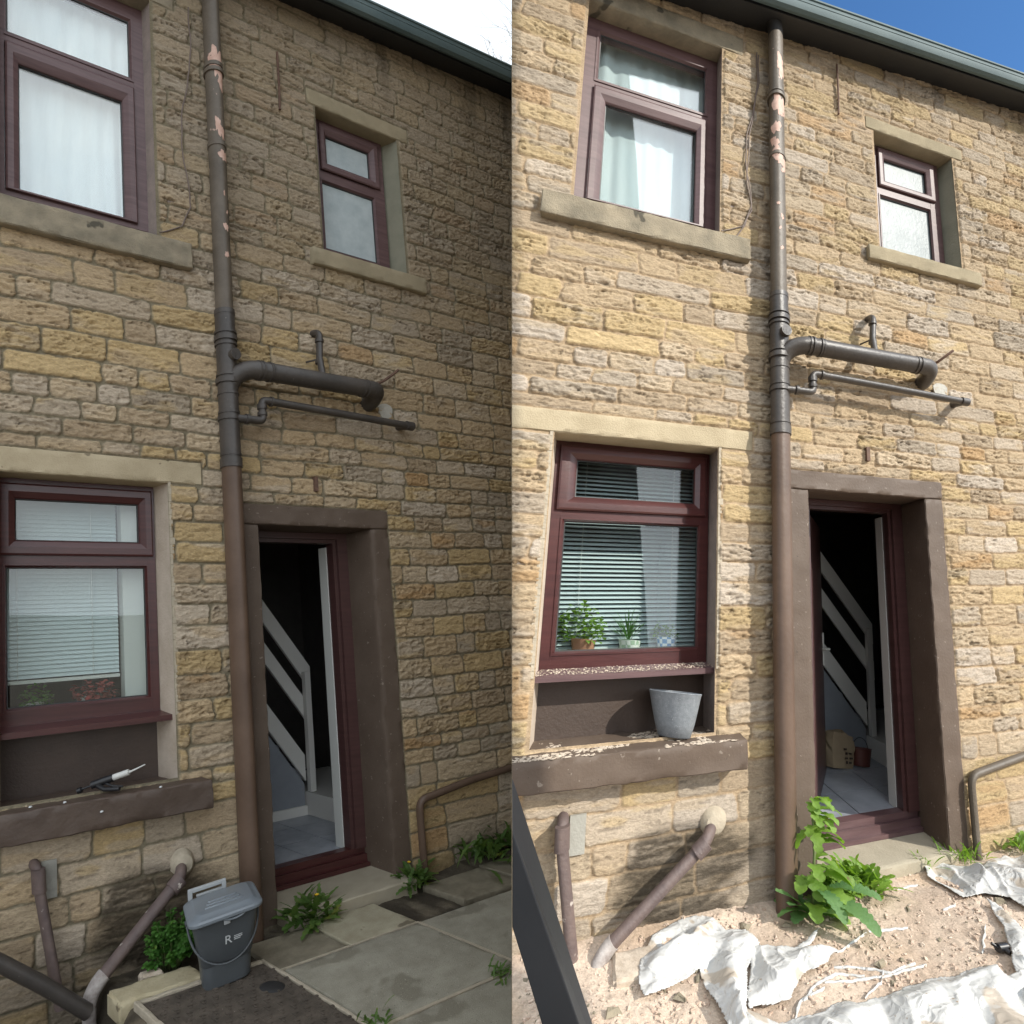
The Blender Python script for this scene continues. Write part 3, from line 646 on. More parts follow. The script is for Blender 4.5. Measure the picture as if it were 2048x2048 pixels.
    ua, ub = (-3.7 if sg < 0 else -3.35), 2.3
    prof = [(0.188, -0.02), (0.189, -0.072), (0.198, -0.098), (0.220, -0.108), (0.243, -0.098), (0.254, -0.070), (0.2545, -0.048), (0.258, -0.046), (0.258, -0.038), (0.2545, -0.036), (0.255, -0.012), (0.263, -0.010), (0.263, 0.004), (0.246, 0.004), (0.244, -0.05), (0.236, -0.085), (0.22, -0.095), (0.205, -0.088), (0.196, -0.06), (0.195, -0.02)]
    n = len(prof); v = []; f = []; us = np.linspace(ua, ub, 40)
    for u in us: v += [(u, gt(u) + q, p) for p, q in prof]
    for i in range(39):
        for j in range(n): f.append((i * n + j, i * n + (j + 1) % n, (i + 1) * n + (j + 1) % n, (i + 1) * n + j))
    part(s, 'gutter', (v, f), M['gutter'], h, clip=cl, ang=40)
    def strip(name, q, m):               # q: four (d, dv) corners swept along the eaves
        v = [(u, gt(u) + b, a) for u in (ua, ub) for a, b in q]; k = len(q)
        f = [(j, (j + 1) % k, k + (j + 1) % k, k + j) for j in range(k)] + [tuple(range(k))[::-1], tuple(range(k, 2 * k))]
        part(s, name, (v, f), m, h, clip=cl)
    strip('soffit', [(-0.02, -0.040), (0.0, -0.046), (0.16, -0.105), (0.186, -0.105), (0.186, 0.0), (-0.02, 0.0)], M['soffit'])
    strip('roof', [(0.15, 0.0), (-3.6, 2.3), (-3.6, 2.38), (0.15, 0.05)], M['slate'])
    # gutter outlet strap and wall pin
    p0 = T['pin']; tv, tf = tube_vf([np.array([p0[0], p0[1], 0.018]), np.array([p0[0] + 0.004, p0[1] + 0.16, 0.020]), np.array([p0[0] - 0.004, p0[2], 0.03])], 0.008, 8)
    part(s, 'wall_pin', (tv, tf), M['rust'], h)
    # ---- soil pipe with its branches
    pu, pd = -1.272, 0.082
    def tb_(name, pts, r, m, par, n=20, **k): return part(s, name, tube_vf([np.array(p, float) for p in pts], r, n, **k), m, par)
    sp = tb_('soil_pipe', [(pu + 0.002, -0.125, pd), (pu, 1.2, pd), (pu, 2.497, pd)], 0.060, M['pipe_brown'], h, 32)
    tb_('pipe_upper', [(pu, 3.44, pd), (pu, 4.2, pd), (pu, 5.62, pd)], 0.055, M['pipe_upper'], sp, 32)
    tb_('pipe_swan_neck', [(pu, 5.60, pd)] + arc((pu, 5.62, pd), (pu, 5.72, pd), (pu - 0.06, 5.80, pd + 0.03)), 0.056, M['black_iron'], sp, 24)
    tb_('pipe_middle', [(pu, 2.50, pd), (pu, 3.0, pd), (pu, 3.46, pd)], 0.0615, M['pipe_grey'], sp, 32)
    for v0_, v1_, r_ in ((2.49, 2.545, .068), (2.56, 2.572, .066), (2.775, 2.80, .070), (2.815, 2.83, .066), (2.93, 2.94, .066), (3.00, 3.03, .073), (3.045, 3.055, .069), (3.235, 3.25, .069), (3.265, 3.295, .072), (3.31, 3.325, .069), (3.43, 3.46, .064)):
        tb_('pipe_ring', [(pu, v0_, pd), (pu, v1_, pd)], r_, M['pipe_grey'], sp, 28)
    for v0_, r_ in ((5.02, .066), (5.06, .062), (4.52, .060)):
        tb_('pipe_ring', [(pu, v0_, pd), (pu, v0_ + 0.025, pd)], r_, M['pipe_upper'], sp, 28)
    # access cap: a round eye facing outward
    v, f = tube_vf([np.array([pu + 0.012, 3.165, pd + 0.05]), np.array([pu + 0.016, 3.165, pd + 0.088])], 0.036, 24, caps=False)
    v2, f2 = tube_vf([np.array([pu + 0.016, 3.165, pd + 0.088]), np.array([pu + 0.012, 3.165, pd + 0.060])], 0.026, 24)
    mb = MB(); mb.add(v, f); mb.add(v2, f2)
    mb.add([v[24 + j] for j in range(24)] + [v2[j] for j in range(24)], [(j, (j + 1) % 24, 24 + (j + 1) % 24, 24 + j) for j in range(24)])
    part(s, 'access_eye', (mb.v, mb.f), M['pipe_grey'], sp)
    v, f = tube_vf([np.array([pu + 0.013, 3.165, pd + 0.062]), np.array([pu + 0.0145, 3.165, pd + 0.0775])], 0.0235, 24); part(s, 'eye_hollow_disc', (v, f), M['gasket'], sp)  # black disc stands in for the dark hollow of the eye
    # big branch: swept tee, long run, elbow into the wall
    bd = 0.155; bv = 3.090
    pts = arc((pu + 0.01, 2.985, pd), (pu + 0.03, 3.088, pd + 0.03), (pu + 0.16, 3.090, bd)) + [(-0.6, bv + 0.0, bd)] + [(-0.21, bv + 0.002, bd)] + arc((-0.19, bv + 0.002, bd), (-0.112, bv, bd), (-0.108, bv - 0.045, 0.03)) + [(-0.108, bv - 0.05, -0.02)]
    br = tb_('branch_pipe', pts, T['brr'], M['pipe_grey'], sp, 28)
    for x, r_ in ((pu + 0.165, .061), (pu + 0.190, .062), (pu + 0.245, .062), (pu + 0.262, .060), (-0.285, .060), (-0.255, .061)):
        tb_('pipe_ring', [(x, bv, bd), (x + 0.012, bv, bd)], r_, M['pipe_grey'], sp, 28)
    # small overflow pipe
    sd = 0.125
    pts = [(pu, 2.783, pd), (-1.24, 2.784, sd), (-1.12, 2.787, sd)] + arc((-1.085, 2.787, sd), (-1.058, 2.790, sd), (-1.060, 2.815, sd), 5) + arc((-1.062, 2.885, sd), (-1.062, 2.915, sd), (-1.03, 2.917, sd), 5) + [(-0.5, 2.905, sd), (0.10, 2.888, sd), (0.165, 2.885, sd)]
    tb_('overflow_pipe', pts, T['smr'], M['pipe_grey'], sp, 16)
    for a_, b_ in (((-1.185, 2.786, sd), (-1.165, 2.786, sd)), ((-1.062, 2.82, sd), (-1.062, 2.84, sd)), ((-1.062, 2.86, sd), (-1.062, 2.89, sd)), ((-1.0, 2.916, sd), (-0.985, 2.916, sd)), ((0.13, 2.887, sd), (0.19, 2.885, sd))):
        tb_('pipe_ring', [a_, b_], T['smr'] + 0.007, M['pipe_grey'], sp, 16)
    tb_('pipe_stub', [(0.165, 2.887, sd), (0.165, 2.905, 0.05), (0.165, 2.91, -0.02)], 0.026, M['pipe_grey'], sp, 14)
    # cistern overflow above: comes out of the wall, bends down into the big branch
    pts = arc((-0.545, 3.475, -0.02), (-0.547, 3.475, 0.085), (-0.557, 3.40, 0.088)) + [(-0.572, 3.27, 0.095), (-0.590, 3.11, 0.145)]
    tb_('vent_pipe', pts, 0.0225, M['pipe_grey'], sp, 16)
    for y in (3.40, 3.255): tb_('pipe_ring', [(-0.562 - 0.008 * (y < 3.3), y, 0.09), (-0.563 - 0.008 * (y < 3.3), y - 0.02, 0.09)], 0.029, M['pipe_grey'], sp, 16)
    tb_('saddle_clip', [(-0.62, 3.262, 0.012), (-0.57, 3.262, 0.118), (-0.49, 3.235, 0.012)], 0.007, M['pipe_grey'], sp, 8)
    # bent iron prong left in the wall
    tb_('iron_prong', [(-0.005, 3.20, 0.0), (0.012, 3.21, 0.06), (0.055, 3.245, 0.10), (0.105, 3.285, 0.115)], 0.010, M['rust'], h, 8)
    # pale patch of mortar by the elbow
    v = [(0.055 + 0.060 * math.cos(t) * (1 + 0.2 * math.sin(3 * t)), 3.00 + 0.075 * math.sin(t) * (1 + 0.15 * math.cos(2 * t)), z) for z in (0.0, 0.014) for t in [2 * math.pi * i / 14 for i in range(14)]]
    part(s, 'mortar_patch', (v, [tuple(range(14, 28))] + [(i, (i + 1) % 14, 14 + (i + 1) % 14, 14 + i) for i in range(14)]), M['mortar_white'], h)
    # slot in the masonry above the door, timber plug
    boxp(s, 'timber_plug', (-0.618, -0.592, 2.40, 2.495, -0.02, 0.028), M['rust'], h)
    # loose cables clipped beside the upper window
    cb = T['cables']
    for pts in cb:
        pp = [np.array([a_, b_, 0.018 + 0.004 * math.sin(9 * b_)]) for a_, b_ in pts]
        den = []
        for i in range(len(pp) - 1):
            for t in range(6):
                q = lerp(pp[i], pp[i + 1], t / 6); den.append(q + np.array([0.004 * math.sin(23 * q[1] + i), 0, 0]))
        den.append(pp[-1]); part(s, 'cable', tube_vf(den, 0.0045, 6), M['cable'], h, clip=cl)
    # flaking patches on the soil pipe: thin curved shells standing just proud of it
    rr = random.Random(8)
    for (v0_, a0, hh, wa) in T['peel']:
        ns, na = 10, 10; vv = []; ff = []
        for i in range(ns + 1):
            for j in range(na + 1):
                tt = i / ns * 2 - 1; aa = j / na * 2 - 1
                k = 1 / max(1, math.hypot(tt, aa) + 1e-6); an_ = math.atan2(tt, aa); wob = 1 + 0.28 * math.sin(2 * an_ + v0_ * 40) + 0.16 * math.sin(5 * an_ + v0_ * 90) + 0.10 * math.sin(9 * an_ + v0_ * 130)
                y = v0_ + hh * tt * k * wob; an = a0 + wa * aa * k * wob
                vv.append((pu + 0.0558 * math.sin(an), y, pd + 0.0558 * math.cos(an)))
        for i in range(ns):
            for j in range(na): a_ = i * (na + 1) + j; ff.append((a_, a_ + 1, a_ + na + 2, a_ + na + 1))
        part(s, 'peeling_patch', (vv, ff), M['pipe_peel'], sp)
    # waste pipes at the foot of the wall
    w1 = T['w1']; tb_('waste_pipe', arc((w1[0][0] - 0.005, w1[0][1] + 0.03, -0.03), (w1[0][0], w1[0][1] + 0.04, 0.065), (w1[0][0], w1[0][1] - 0.05, 0.065), 6) + [w1[1]], 0.027, M['pipe_waste'], h, 18)
    tb_('pipe_ring', [(w1[0][0] + 0.003, w1[0][1] - 0.085, 0.066), (w1[0][0] - 0.001, w1[0][1] + 0.02, 0.066)], 0.034, M['pipe_waste'], h, 18)
    w2 = T['w2']
    tb_('waste_pipe', arc((w2[0][0] + 0.035, w2[0][1] + 0.03, -0.03), (w2[0][0] + 0.03, w2[0][1] + 0.04, 0.07), (w2[0][0] - 0.03, w2[0][1] - 0.02, w2[0][2]), 6) + [w2[1]], 0.030, M['pipe_waste'], h, 18)
    tb_('pipe_ring', [lerp(np.array(w2[0]), np.array(w2[1]), 0.02), lerp(np.array(w2[0]), np.array(w2[1]), 0.14)], 0.040, M['pipe_waste'], h, 18)
    tb_('waste_elbow', [lerp(np.array(w2[1]), np.array(w2[0]), 0.03)] + arc(w2[1], w2[2], w2[3], 6), 0.035, M['pipe_pale'], h, 18)
    tb_('waste_outlet', [w2[3], w2[4]], 0.033, M['pipe_pale'], h, 18)
    # render collar where the slanting waste leaves the wall
    v, f = lathe_vf([(0.0, 0.05), (0.045, 0.042), (0.066, 0.02), (0.078, -0.01)], 20)
    v = [(w2[0][0] + 0.045 + a_, w2[0][1] + 0.045 + b_, c_) for a_, b_, c_ in v]; part(s, 'render_collar', (v, f), M['mortar_pale'], h)
    boxp(s, 'cement_patch', (w1[0][0] + 0.03, w1[0][0] + 0.105, w1[0][1] - 0.14, w1[0][1] + 0.035, 0.0, 0.017), M['cement'], h)
    # thin drain pipe right of the door
    tb_('drain_pipe', [(T['dp'][0], -0.10, 0.04), (T['dp'][0] - 0.004, 0.27, 0.04)] + arc((T['dp'][0] - 0.004, 0.31, 0.04), (T['dp'][0] - 0.003, 0.375, 0.04), (T['dp'][0] + 0.055, 0.385, 0.04)) + [(T['dp'][0] + 0.5, T['dp'][1], 0.04), (T['dp'][0] + 1.6, T['dp'][2], 0.04)], 0.024, M['pipe_brown'] if sg < 0 else M['pipe_upper'], h, 14)
    return h
M['paint_sill_dark'] = mat('aged_brown_sill_paint', (0.075, 0.052, 0.040), 0.5, spec=0.35, col2=(0.105, 0.075, 0.058), vscale=5, bump=0.4, bscale=40, spots=[((0.26, 0.22, 0.19), 16, 0.745)])
M['dressed_step'] = mat('worn_step_stone', (0.34, 0.30, 0.225), 0.9, spec=0.2, col2=(0.42, 0.37, 0.28), vscale=4, bump=0.35, bscale=90)
M['dressed_green'] = mat('greenish_reveal_stone', (0.20, 0.195, 0.145), 0.9, col2=(0.26, 0.25, 0.19), vscale=5, bump=0.4, bscale=80)
M['rubble'] = mat('rubble_wall', (0.30, 0.245, 0.165), 0.95, col2=(0.42, 0.345, 0.235), vscale=4, stretch=(1, 1, 3), bump=0.8, bscale=14)
M['mortar_core'] = mat('wall_core_mortar', (0.26, 0.21, 0.15), 0.95)
M['reveal_mauve'] = mat('old_painted_reveal', (0.20, 0.165, 0.15), 0.85, col2=(0.30, 0.24, 0.21), vscale=8, bump=0.5, bscale=60)
M['upvc_dark'] = mat('dark_rosewood_plastic', (0.060, 0.028, 0.027), 0.35, spec=0.5, col2=(0.085, 0.040, 0.038), vscale=3, stretch=(1, 1, 12), bump=0.05, bscale=30)
M['room'] = mat('dim_room_wall', (0.10, 0.10, 0.10), 0.9, var=0.1)
M['cement'] = mat('grey_cement_patch', (0.33, 0.32, 0.28), 0.95, var=0.12, vscale=12, bump=0.4, bscale=70)
M['mortar_white'] = mat('white_mortar_patch', (0.47, 0.45, 0.40), 0.95, var=0.1, vscale=20, bump=0.5, bscale=60)

cablesR = [[(-1.40, 5.50), (-1.395, 5.25), (-1.41, 5.05), (-1.47, 4.75), (-1.49, 4.52), (-1.455, 4.30), (-1.44, 4.12), (-1.50, 3.98), (-1.62, 3.915), (-1.655, 3.90)],
           [(-1.385, 5.48), (-1.385, 5.22), (-1.42, 4.98), (-1.455, 4.72), (-1.47, 4.50), (-1.475, 4.32), (-1.445, 4.16), (-1.485, 3.99), (-1.56, 3.875)]]
peelR = [(4.93, 0.1, 0.10, 0.9), (4.74, -0.5, 0.055, 0.55), (4.62, -0.7, 0.045, 0.5), (4.545, -0.55, 0.04, 0.5), (4.47, 0.2, 0.045, 0.8), (4.40, 0.5, 0.022, 0.35), (4.12, -0.3, 0.014, 0.18), (4.02, 0.2, 0.018, 0.2), (3.93, -0.1, 0.012, 0.15), (3.78, 0.1, 0.015, 0.2), (5.28, 0.3, 0.09, 0.6)]
peelL = [(5.08, -0.1, 0.12, 0.75), (4.98, 0.35, 0.07, 0.5), (4.64, -0.2, 0.055, 0.4), (4.60, 0.3, 0.05, 0.2), (4.45, 0.3, 0.04, 0.55), (4.20, 0.1, 0.014, 0.12), (3.98, 0.15, 0.028, 0.28), (3.80, 0.1, 0.022, 0.22), (4.08, 0.4, 0.012, 0.15)]
TL = dict(tint=(1.9, (1.0, 0.98, 0.93)), mortar=(0.24, 0.21, 0.15), foot_dark=0.45, step=0.15, reveal_up=M['reveal_mauve'], reveal_low=M['caulk'], gut=(5.975, 0.068), brr=0.057, smr=0.024, cables=cablesR[:1], peel=peelL,
          pin=(-0.72, 5.03, 5.45), w1=[(-2.43, 0.45), (-2.345, -0.16, 0.10)], w2=[(-1.69, 0.285, 0.09), (-2.150, -0.070, 0.12), (-2.215, -0.115, 0.14), (-2.222, -0.165, 0.14), (-2.222, -0.34, 0.14)], dp=(0.075, 0.435, 0.50))
TR = dict(tint=(0.55, (1.0, 1.0, 1.0)), mortar=(0.48, 0.36, 0.235), foot_dark=0.1, step=0.03, reveal_up=M['reveal_mauve'], reveal_low=M['reveal_mauve'], gut=(5.912, 0.098), brr=0.056, smr=0.023, cables=cablesR, peel=peelR,
          pin=(-0.72, 5.20, 5.66), w1=[(-2.405, 0.42), (-2.325, -0.12, 0.09)], w2=[(-1.70, 0.285, 0.09), (-2.165, -0.065, 0.12), (-2.212, -0.10, 0.14), (-2.222, -0.14, 0.14), (-2.230, -0.235, 0.14)], dp=(0.03, 0.455, 0.60))
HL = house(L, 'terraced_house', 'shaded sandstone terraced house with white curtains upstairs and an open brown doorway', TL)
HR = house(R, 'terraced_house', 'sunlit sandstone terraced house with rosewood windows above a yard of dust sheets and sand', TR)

# end wall of the nearer house, standing on the boundary between the two yards
yz = [R.P(R.useam(v, -0.03), v, -0.03)[1:] for v in (-0.6, 2.0, 4.0, 6.0)]
top = yz[-1]; base = yz[0]
zb = -1.0
prof = [(base[0], zb)] + [tuple(p) for p in yz] + [(top[0] + 3.4, top[1] + 1.7), (top[0] + 4.6, top[1] + 1.1), (base[0] + 4.6, zb)]
v = [(x, a, b) for x in (-0.0015, 0.045) for a, b in prof]; k = len(prof)
f = [tuple(range(k)), tuple(range(k, 2 * k))[::-1]] + [(j, k + j, k + (j + 1) % k, (j + 1) % k) for j in range(k)]
mesh('end_wall', v, f, M['rubble'], HR)
roof_part = [o for o in HR.children if o.name.startswith('roof')][0]
v, f = box_vf(0, 1, 0, 1, 0, 1)
def wbox(x0, x1, y0, y1, z0, z1):
    v, f = box_vf(x0, x1, y0, y1, z0, z1); return v, [q[::-1] for q in f]
v, f = wbox(0.001, 0.62, 2.68, 5.9, 6.6, 11.2); mb = MB(); mb.add(v, f); v, f = wbox(0.0008, 0.68, 2.66, 5.96, 11.2, 11.4); mb.add(v, f)
mesh('shade_stack', mb.v, mb.f, M['rubble'], roof_part)  # added stack out of view, sized to shade the upper left house
for i in range(5):
    v, f = lathe_vf([(0.0, 0), (0.13, 0), (0.11, 0.45), (0.13, 0.5), (0.09, 0.5), (0.08, 0.05)], 16)
    mesh('shade_stack_pot', [(0.32 + a, 3.0 + 0.62 * i + b, 11.4 + c) for a, b, c in v], f, M['pipe_peel'], roof_part)

# added unseen mill behind the camera, shaped to keep the left house in shade
SH = np.array([-SUNV[0], -SUNV[1]]); SH /= np.linalg.norm(SH); PH = np.array([-SH[1], SH[0]]); PH = PH if PH[1] < 0 else -PH
def mp(r, p): q = np.array([0, 2.6]) + r * SH + p * PH; return q
def pbox(r0, r1, p0, p1, z0, z1):
    c = [mp(r0, p0), mp(r1, p0), mp(r1, p1), mp(r0, p1)]
    v = [(a[0], a[1], z) for z in (z0, z1) for a in c]
    return v, [(0, 1, 2, 3), (7, 6, 5, 4), (0, 4, 5, 1), (1, 5, 6, 2), (2, 6, 7, 3), (3, 7, 4, 0)]
cen = mp(9, 2); M['blocker'] = mat('dark_blocker_stone', (0.075, 0.068, 0.058), 0.95, col2=(0.12, 0.108, 0.09), vscale=2, bump=0.6, bscale=6)  # kept dark so the window panes barely mirror the added block
blocker = empty('shade_blocker', (cen[0], cen[1], 0.45), 'tall unseen added mill across the lane with a projecting hoist bay', 'blocker')
mesh('wall', *pbox(6.9, 11, 0.95, 3.2, 0.3, 14.4), M['blocker'], blocker)
tE = -SUNV[2] / math.hypot(SUNV[0], SUNV[1])
mesh('shade_overhang', *pbox(6.15, 7.2, 0.10, 1.4, 2.28 + tE * 6.0, 15.1), M['soffit'], blocker)  # added overhang, stops the sun short of the left house
zz = [2.28 + tE * 6.0, 7.0 + tE * 6.0, 15.0]; pe = [0.038, -0.100, -0.100]; bv_ = []
for r_ in (6.0, 6.14):
    for z_, p_ in zip(zz, pe): q_ = mp(r_, p_); bv_.append((q_[0], q_[1], z_))
    for z_ in zz[::-1]: q_ = mp(r_, 1.4); bv_.append((q_[0], q_[1], z_))
mesh('shade_edge_panel', bv_, [(0, 1, 2, 3, 4, 5), (11, 10, 9, 8, 7, 6)] + [(i, 6 + i, 6 + (i + 1) % 6, (i + 1) % 6) for i in range(6)], M['soffit'], blocker)  # slanted edge fits the cast shade to the right facade's lean
mesh('roof', *pbox(7.21, 11.3, 0.7, 3.4, 14.41, 14.9), M['slate'], blocker)
for i in range(1):
    for j in range(1, 4):
        w_ = mesh('window', *pbox(6.86, 6.95, 1.75 + 1.5 * i, 2.65 + 1.5 * i, 2.0 + 3.2 * j, 3.7 + 3.2 * j), M['upvc_dark'], blocker)
        mesh('sill', *pbox(6.78, 6.95, 1.65 + 1.5 * i, 2.75 + 1.5 * i, 1.86 + 3.2 * j, 1.99 + 3.2 * j), M['dressed_grey'], w_)

# ------------------------------------------------------------------ ground
GR = mat('lane_ground', (0.16, 0.14, 0.11), 0.95, col2=(0.22, 0.19, 0.15), vscale=1.5, bump=0.4, bscale=6)
o = mesh('ground', [(-300, -300, 0.40), (300, -300, 0.40), (300, 300, 0.40), (-300, 300, 0.40)], [(0, 1, 2, 3)], GR, loc=(0, 0, 0.40)); tag(o, kind='structure')
M['gatt'] = attr_mat('sandy_rubble', 0.95, 0.9, 95, 0.22, 0.006)
def ground_grid(s, name, u0, u1, d0, d1, res, hf, cf, mt):
    U = np.arange(u0, u1, res); D = np.arange(d0, d1, res); Ug, Dg = np.meshgrid(U, D)
    v = hf(Ug, Dg); us = -(s.o[0] + v * s.ev[0] + Dg * s.ed[0]) / s.eu[0] + 0.0006 * s.sign
    bey = (Ug > us) if s.sign < 0 else (Ug < us); Uc = np.where(bey, us, Ug)
    ny, nx = Ug.shape; idx = np.arange(ny * nx).reshape(ny, nx)
    keep = ~(bey[:-1, :-1] & bey[1:, :-1] & bey[:-1, 1:] & bey[1:, 1:])
    q = np.stack([idx[:-1, :-1][keep], idx[1:, :-1][keep], idx[1:, 1:][keep], idx[:-1, 1:][keep]], 1)
    used = np.unique(q); rm = np.full(ny * nx, -1); rm[used] = np.arange(len(used))
    col = np.concatenate([np.clip(cf(Ug, Dg), 0, 1).reshape(-1, 3), np.ones((ny * nx, 1))], 1)[used]
    V3 = s.PA(np.stack([Uc.ravel(), v.ravel(), Dg.ravel()], 1))[used]
    o = mesh(name, V3, rm[q], mt, smooth=True, attr=col, loc=s.P(0, -0.1, 1)); tag(o, kind='structure'); return o
def hR(U, D):
    lump = 0.018 * fbm(U * 2.2, D * 2.2, 3, 5) + 0.004 * fbm(U * 14, D * 14, 4, 15, 0.6) + 0.0025 * vnoise(U * 45, D * 45, 0, 25)
    clod = 0.006 * sst(0.25, 0.6, fbm(U * 26, D * 26, 3, 35)) * sst(-0.2, 0.3, fbm(U * 3, D * 3, 2, 45))
    rise = 0.025 * np.exp(-(D / 0.10) ** 2) * (U < -1.2) + 0.03 * sst(-0.9, 0.2, U)
    return -0.118 + lump + clod + rise
def cR(U, D):
    a = np.array([0.53, 0.41, 0.315]); b = np.array([0.62, 0.50, 0.395]); c = np.array([0.55, 0.39, 0.25]); dk = np.array([0.34, 0.265, 0.205])
    t = sst(-0.3, 0.4, fbm(U * 4, D * 4, 4, 55))[..., None]; t2 = sst(0.05, 0.5, fbm(U * 2.1 + 3, D * 2.1, 3, 65))[..., None]; t3 = (sst(0.10, 0.5, fbm(U * 24, D * 24, 3, 75)) * 0.8 + sst(0.1, 0.5, fbm(U * 2.6, D * 2.6, 4, 85)) * 0.5 + 0.6 * sst(0.10, 0.0, D))[..., None]
    k = a * (1 - t) + b * t; k = k * (1 - 0.6 * t2) + c * 0.6 * t2; return k * (1 - 0.5 * t3) + dk * 0.5 * t3
ground_grid(R, 'sandy_ground', -3.4, 3.2, -0.03, 1.6, 0.010, hR, cR, M['gatt'])
ground_grid(R, 'yard_ground', -3.4, 3.2, 1.59, 5.2, 0.06, hR, cR, M['gatt'])
def pit(U, D): return sst(-2.10, -2.22, U) * sst(0.52, 0.30, D)
def hL(U, D):
    return -0.128 + 0.010 * fbm(U * 8, D * 8, 4, 7) + 0.004 * vnoise(U * 40, D * 40, 0, 8) - 0.20 * pit(U, D) + 0.05 * sst(0.0, 0.5, U) * sst(0.12, 0.0, D)
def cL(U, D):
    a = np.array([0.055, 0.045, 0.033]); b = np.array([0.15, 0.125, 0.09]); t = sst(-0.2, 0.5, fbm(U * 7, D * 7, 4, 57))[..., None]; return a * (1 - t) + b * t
ground_grid(L, 'soil', -3.4, 3.0, -0.03, 2.6, 0.014, hL, cL, M['gatt'])
ground_grid(L, 'yard_soil', -3.4, 1.0, 2.59, 5.2, 0.06, hL, cL, M['gatt'])
M['flag'] = mat('gritty_flagstone', (0.28, 0.26, 0.205), 0.93, spec=0.2, col2=(0.39, 0.365, 0.295), vscale=6, bump=0.6, bscale=160, spots=[((0.245, 0.225, 0.175), 2.2, 0.60), ((0.46, 0.43, 0.36), 140, 0.66), ((0.10, 0.09, 0.07), 120, 0.68)])
M['flag2'] = mat('pale_flagstone', (0.34, 0.30, 0.21), 0.93, spec=0.2, col2=(0.45, 0.41, 0.30), vscale=7, bump=0.6, bscale=150, spots=[((0.20, 0.17, 0.12), 5, 0.66)])
M['flag3'] = mat('dirty_flagstone', (0.17, 0.145, 0.105), 0.93, spec=0.2, col2=(0.27, 0.24, 0.175), vscale=7, bump=0.6, bscale=150)
def flag(b, m, nm='paving_slab', seed=1, top=-0.100):
    u0, u1, d0, d1 = b
    o = mesh(nm, L.PA(slab_vf(u0, u1, top - 0.05, top, d0, d1, 0.04, 0.0025, seed, 0.006)[0]), slab_vf(u0, u1, top - 0.05, top, d0, d1, 0.04, 0.0025, seed, 0.006)[1], m, clip=L.sign, loc=L.P((u0 + u1) / 2, top, (d0 + d1) / 2))
    auto_smooth(o, 50); tag(o, kind='structure'); return o
flag((-1.385, -0.490, 0.548, 1.228), M['flag'], seed=3)
flag((-0.955, -0.478, 0.165, 0.535), M['flag2'], seed=4)
flag((-1.400, -0.970, 0.185, 0.535), M['flag3'], seed=5, top=-0.104)
flag((-0.472, 0.50, 0.545, 1.222), M['flag'], seed=6)
flag((-1.385, -0.50, 1.248, 1.95), M['flag'], seed=7)
flag((-0.482, 0.50, 1.246, 1.95), M['flag3'], seed=8)
flag((-0.06, 0.46, 0.150, 0.50), M['flag3'], seed=9, top=-0.092)
flag((0.49, 1.40, 0.12, 0.62), M['flag3'], seed=10, top=-0.090)
flag((0.52, 1.40, 0.64, 1.22), M['flag'], seed=11)
flag((-2.60, -1.41, 1.33, 2.2), M['flag3'], seed=12, top=-0.105)
flag((-3.30, -2.27, 0.30, 1.3), M['flag3'], seed=13, top=-0.20)
# mortar between the slabs
mb = MB()
for b in ((-1.385, 0.5, 1.228, 1.247), (-0.4895, -0.4725, 0.548, 1.2275), (-1.40, -0.479, 0.536, 0.547)):
    mb.add(*box_vf(b[0], b[1], -0.13, -0.0985, b[2] + 0.0005, b[3] - 0.0005))
o = mesh('paving_joints', L.PA(mb.v), mb.f, M['mortar_pale'], clip=L.sign, loc=L.P(-0.6, -0.1, 0.9)); tag(o, kind='structure'); auto_smooth(o)

# boundary retaining wall below the upper yard
q = [(R.P(R.useam(-0.15, d), -0.155, d)[1], R.P(R.useam(-0.15, d), -0.155, d)[2]) for d in np.linspace(0, 5.1, 12)]
prof = q + [(q[-1][0], 0.2), (q[0][0], 0.2)]; k = len(prof)
v = [(x, a, b) for x in (0.0012, 0.16) for a, b in prof]
f = [tuple(range(k))[::-1], tuple(range(k, 2 * k))] + [(j, (j + 1) % k, k + (j + 1) % k, k + j) for j in range(k)]
o = mesh('retaining_wall', v, f, M['rubble']); tag(o, 'low stone retaining wall holding up the sandy yard', 'retaining wall')

# ------------------------------------------------------------------ rays back to the wall and ground planes
def ray_uvd(x, y, ax, val):
    T = np.diag([1., -1., -1.]); Cc = T @ (-_RF.T @ _RT); Dd = T @ (_RF.T @ np.array([(x - 1487.272) / 912.31, (y - 1010.019) / 912.31, 1.0]))
    return Cc + (val - Cc[ax]) / Dd[ax] * Dd
def z6(x, y, v=-0.1): q = ray_uvd(1024 + x * .53, 1300 + y * .53, 1, v); return q[0], q[2]

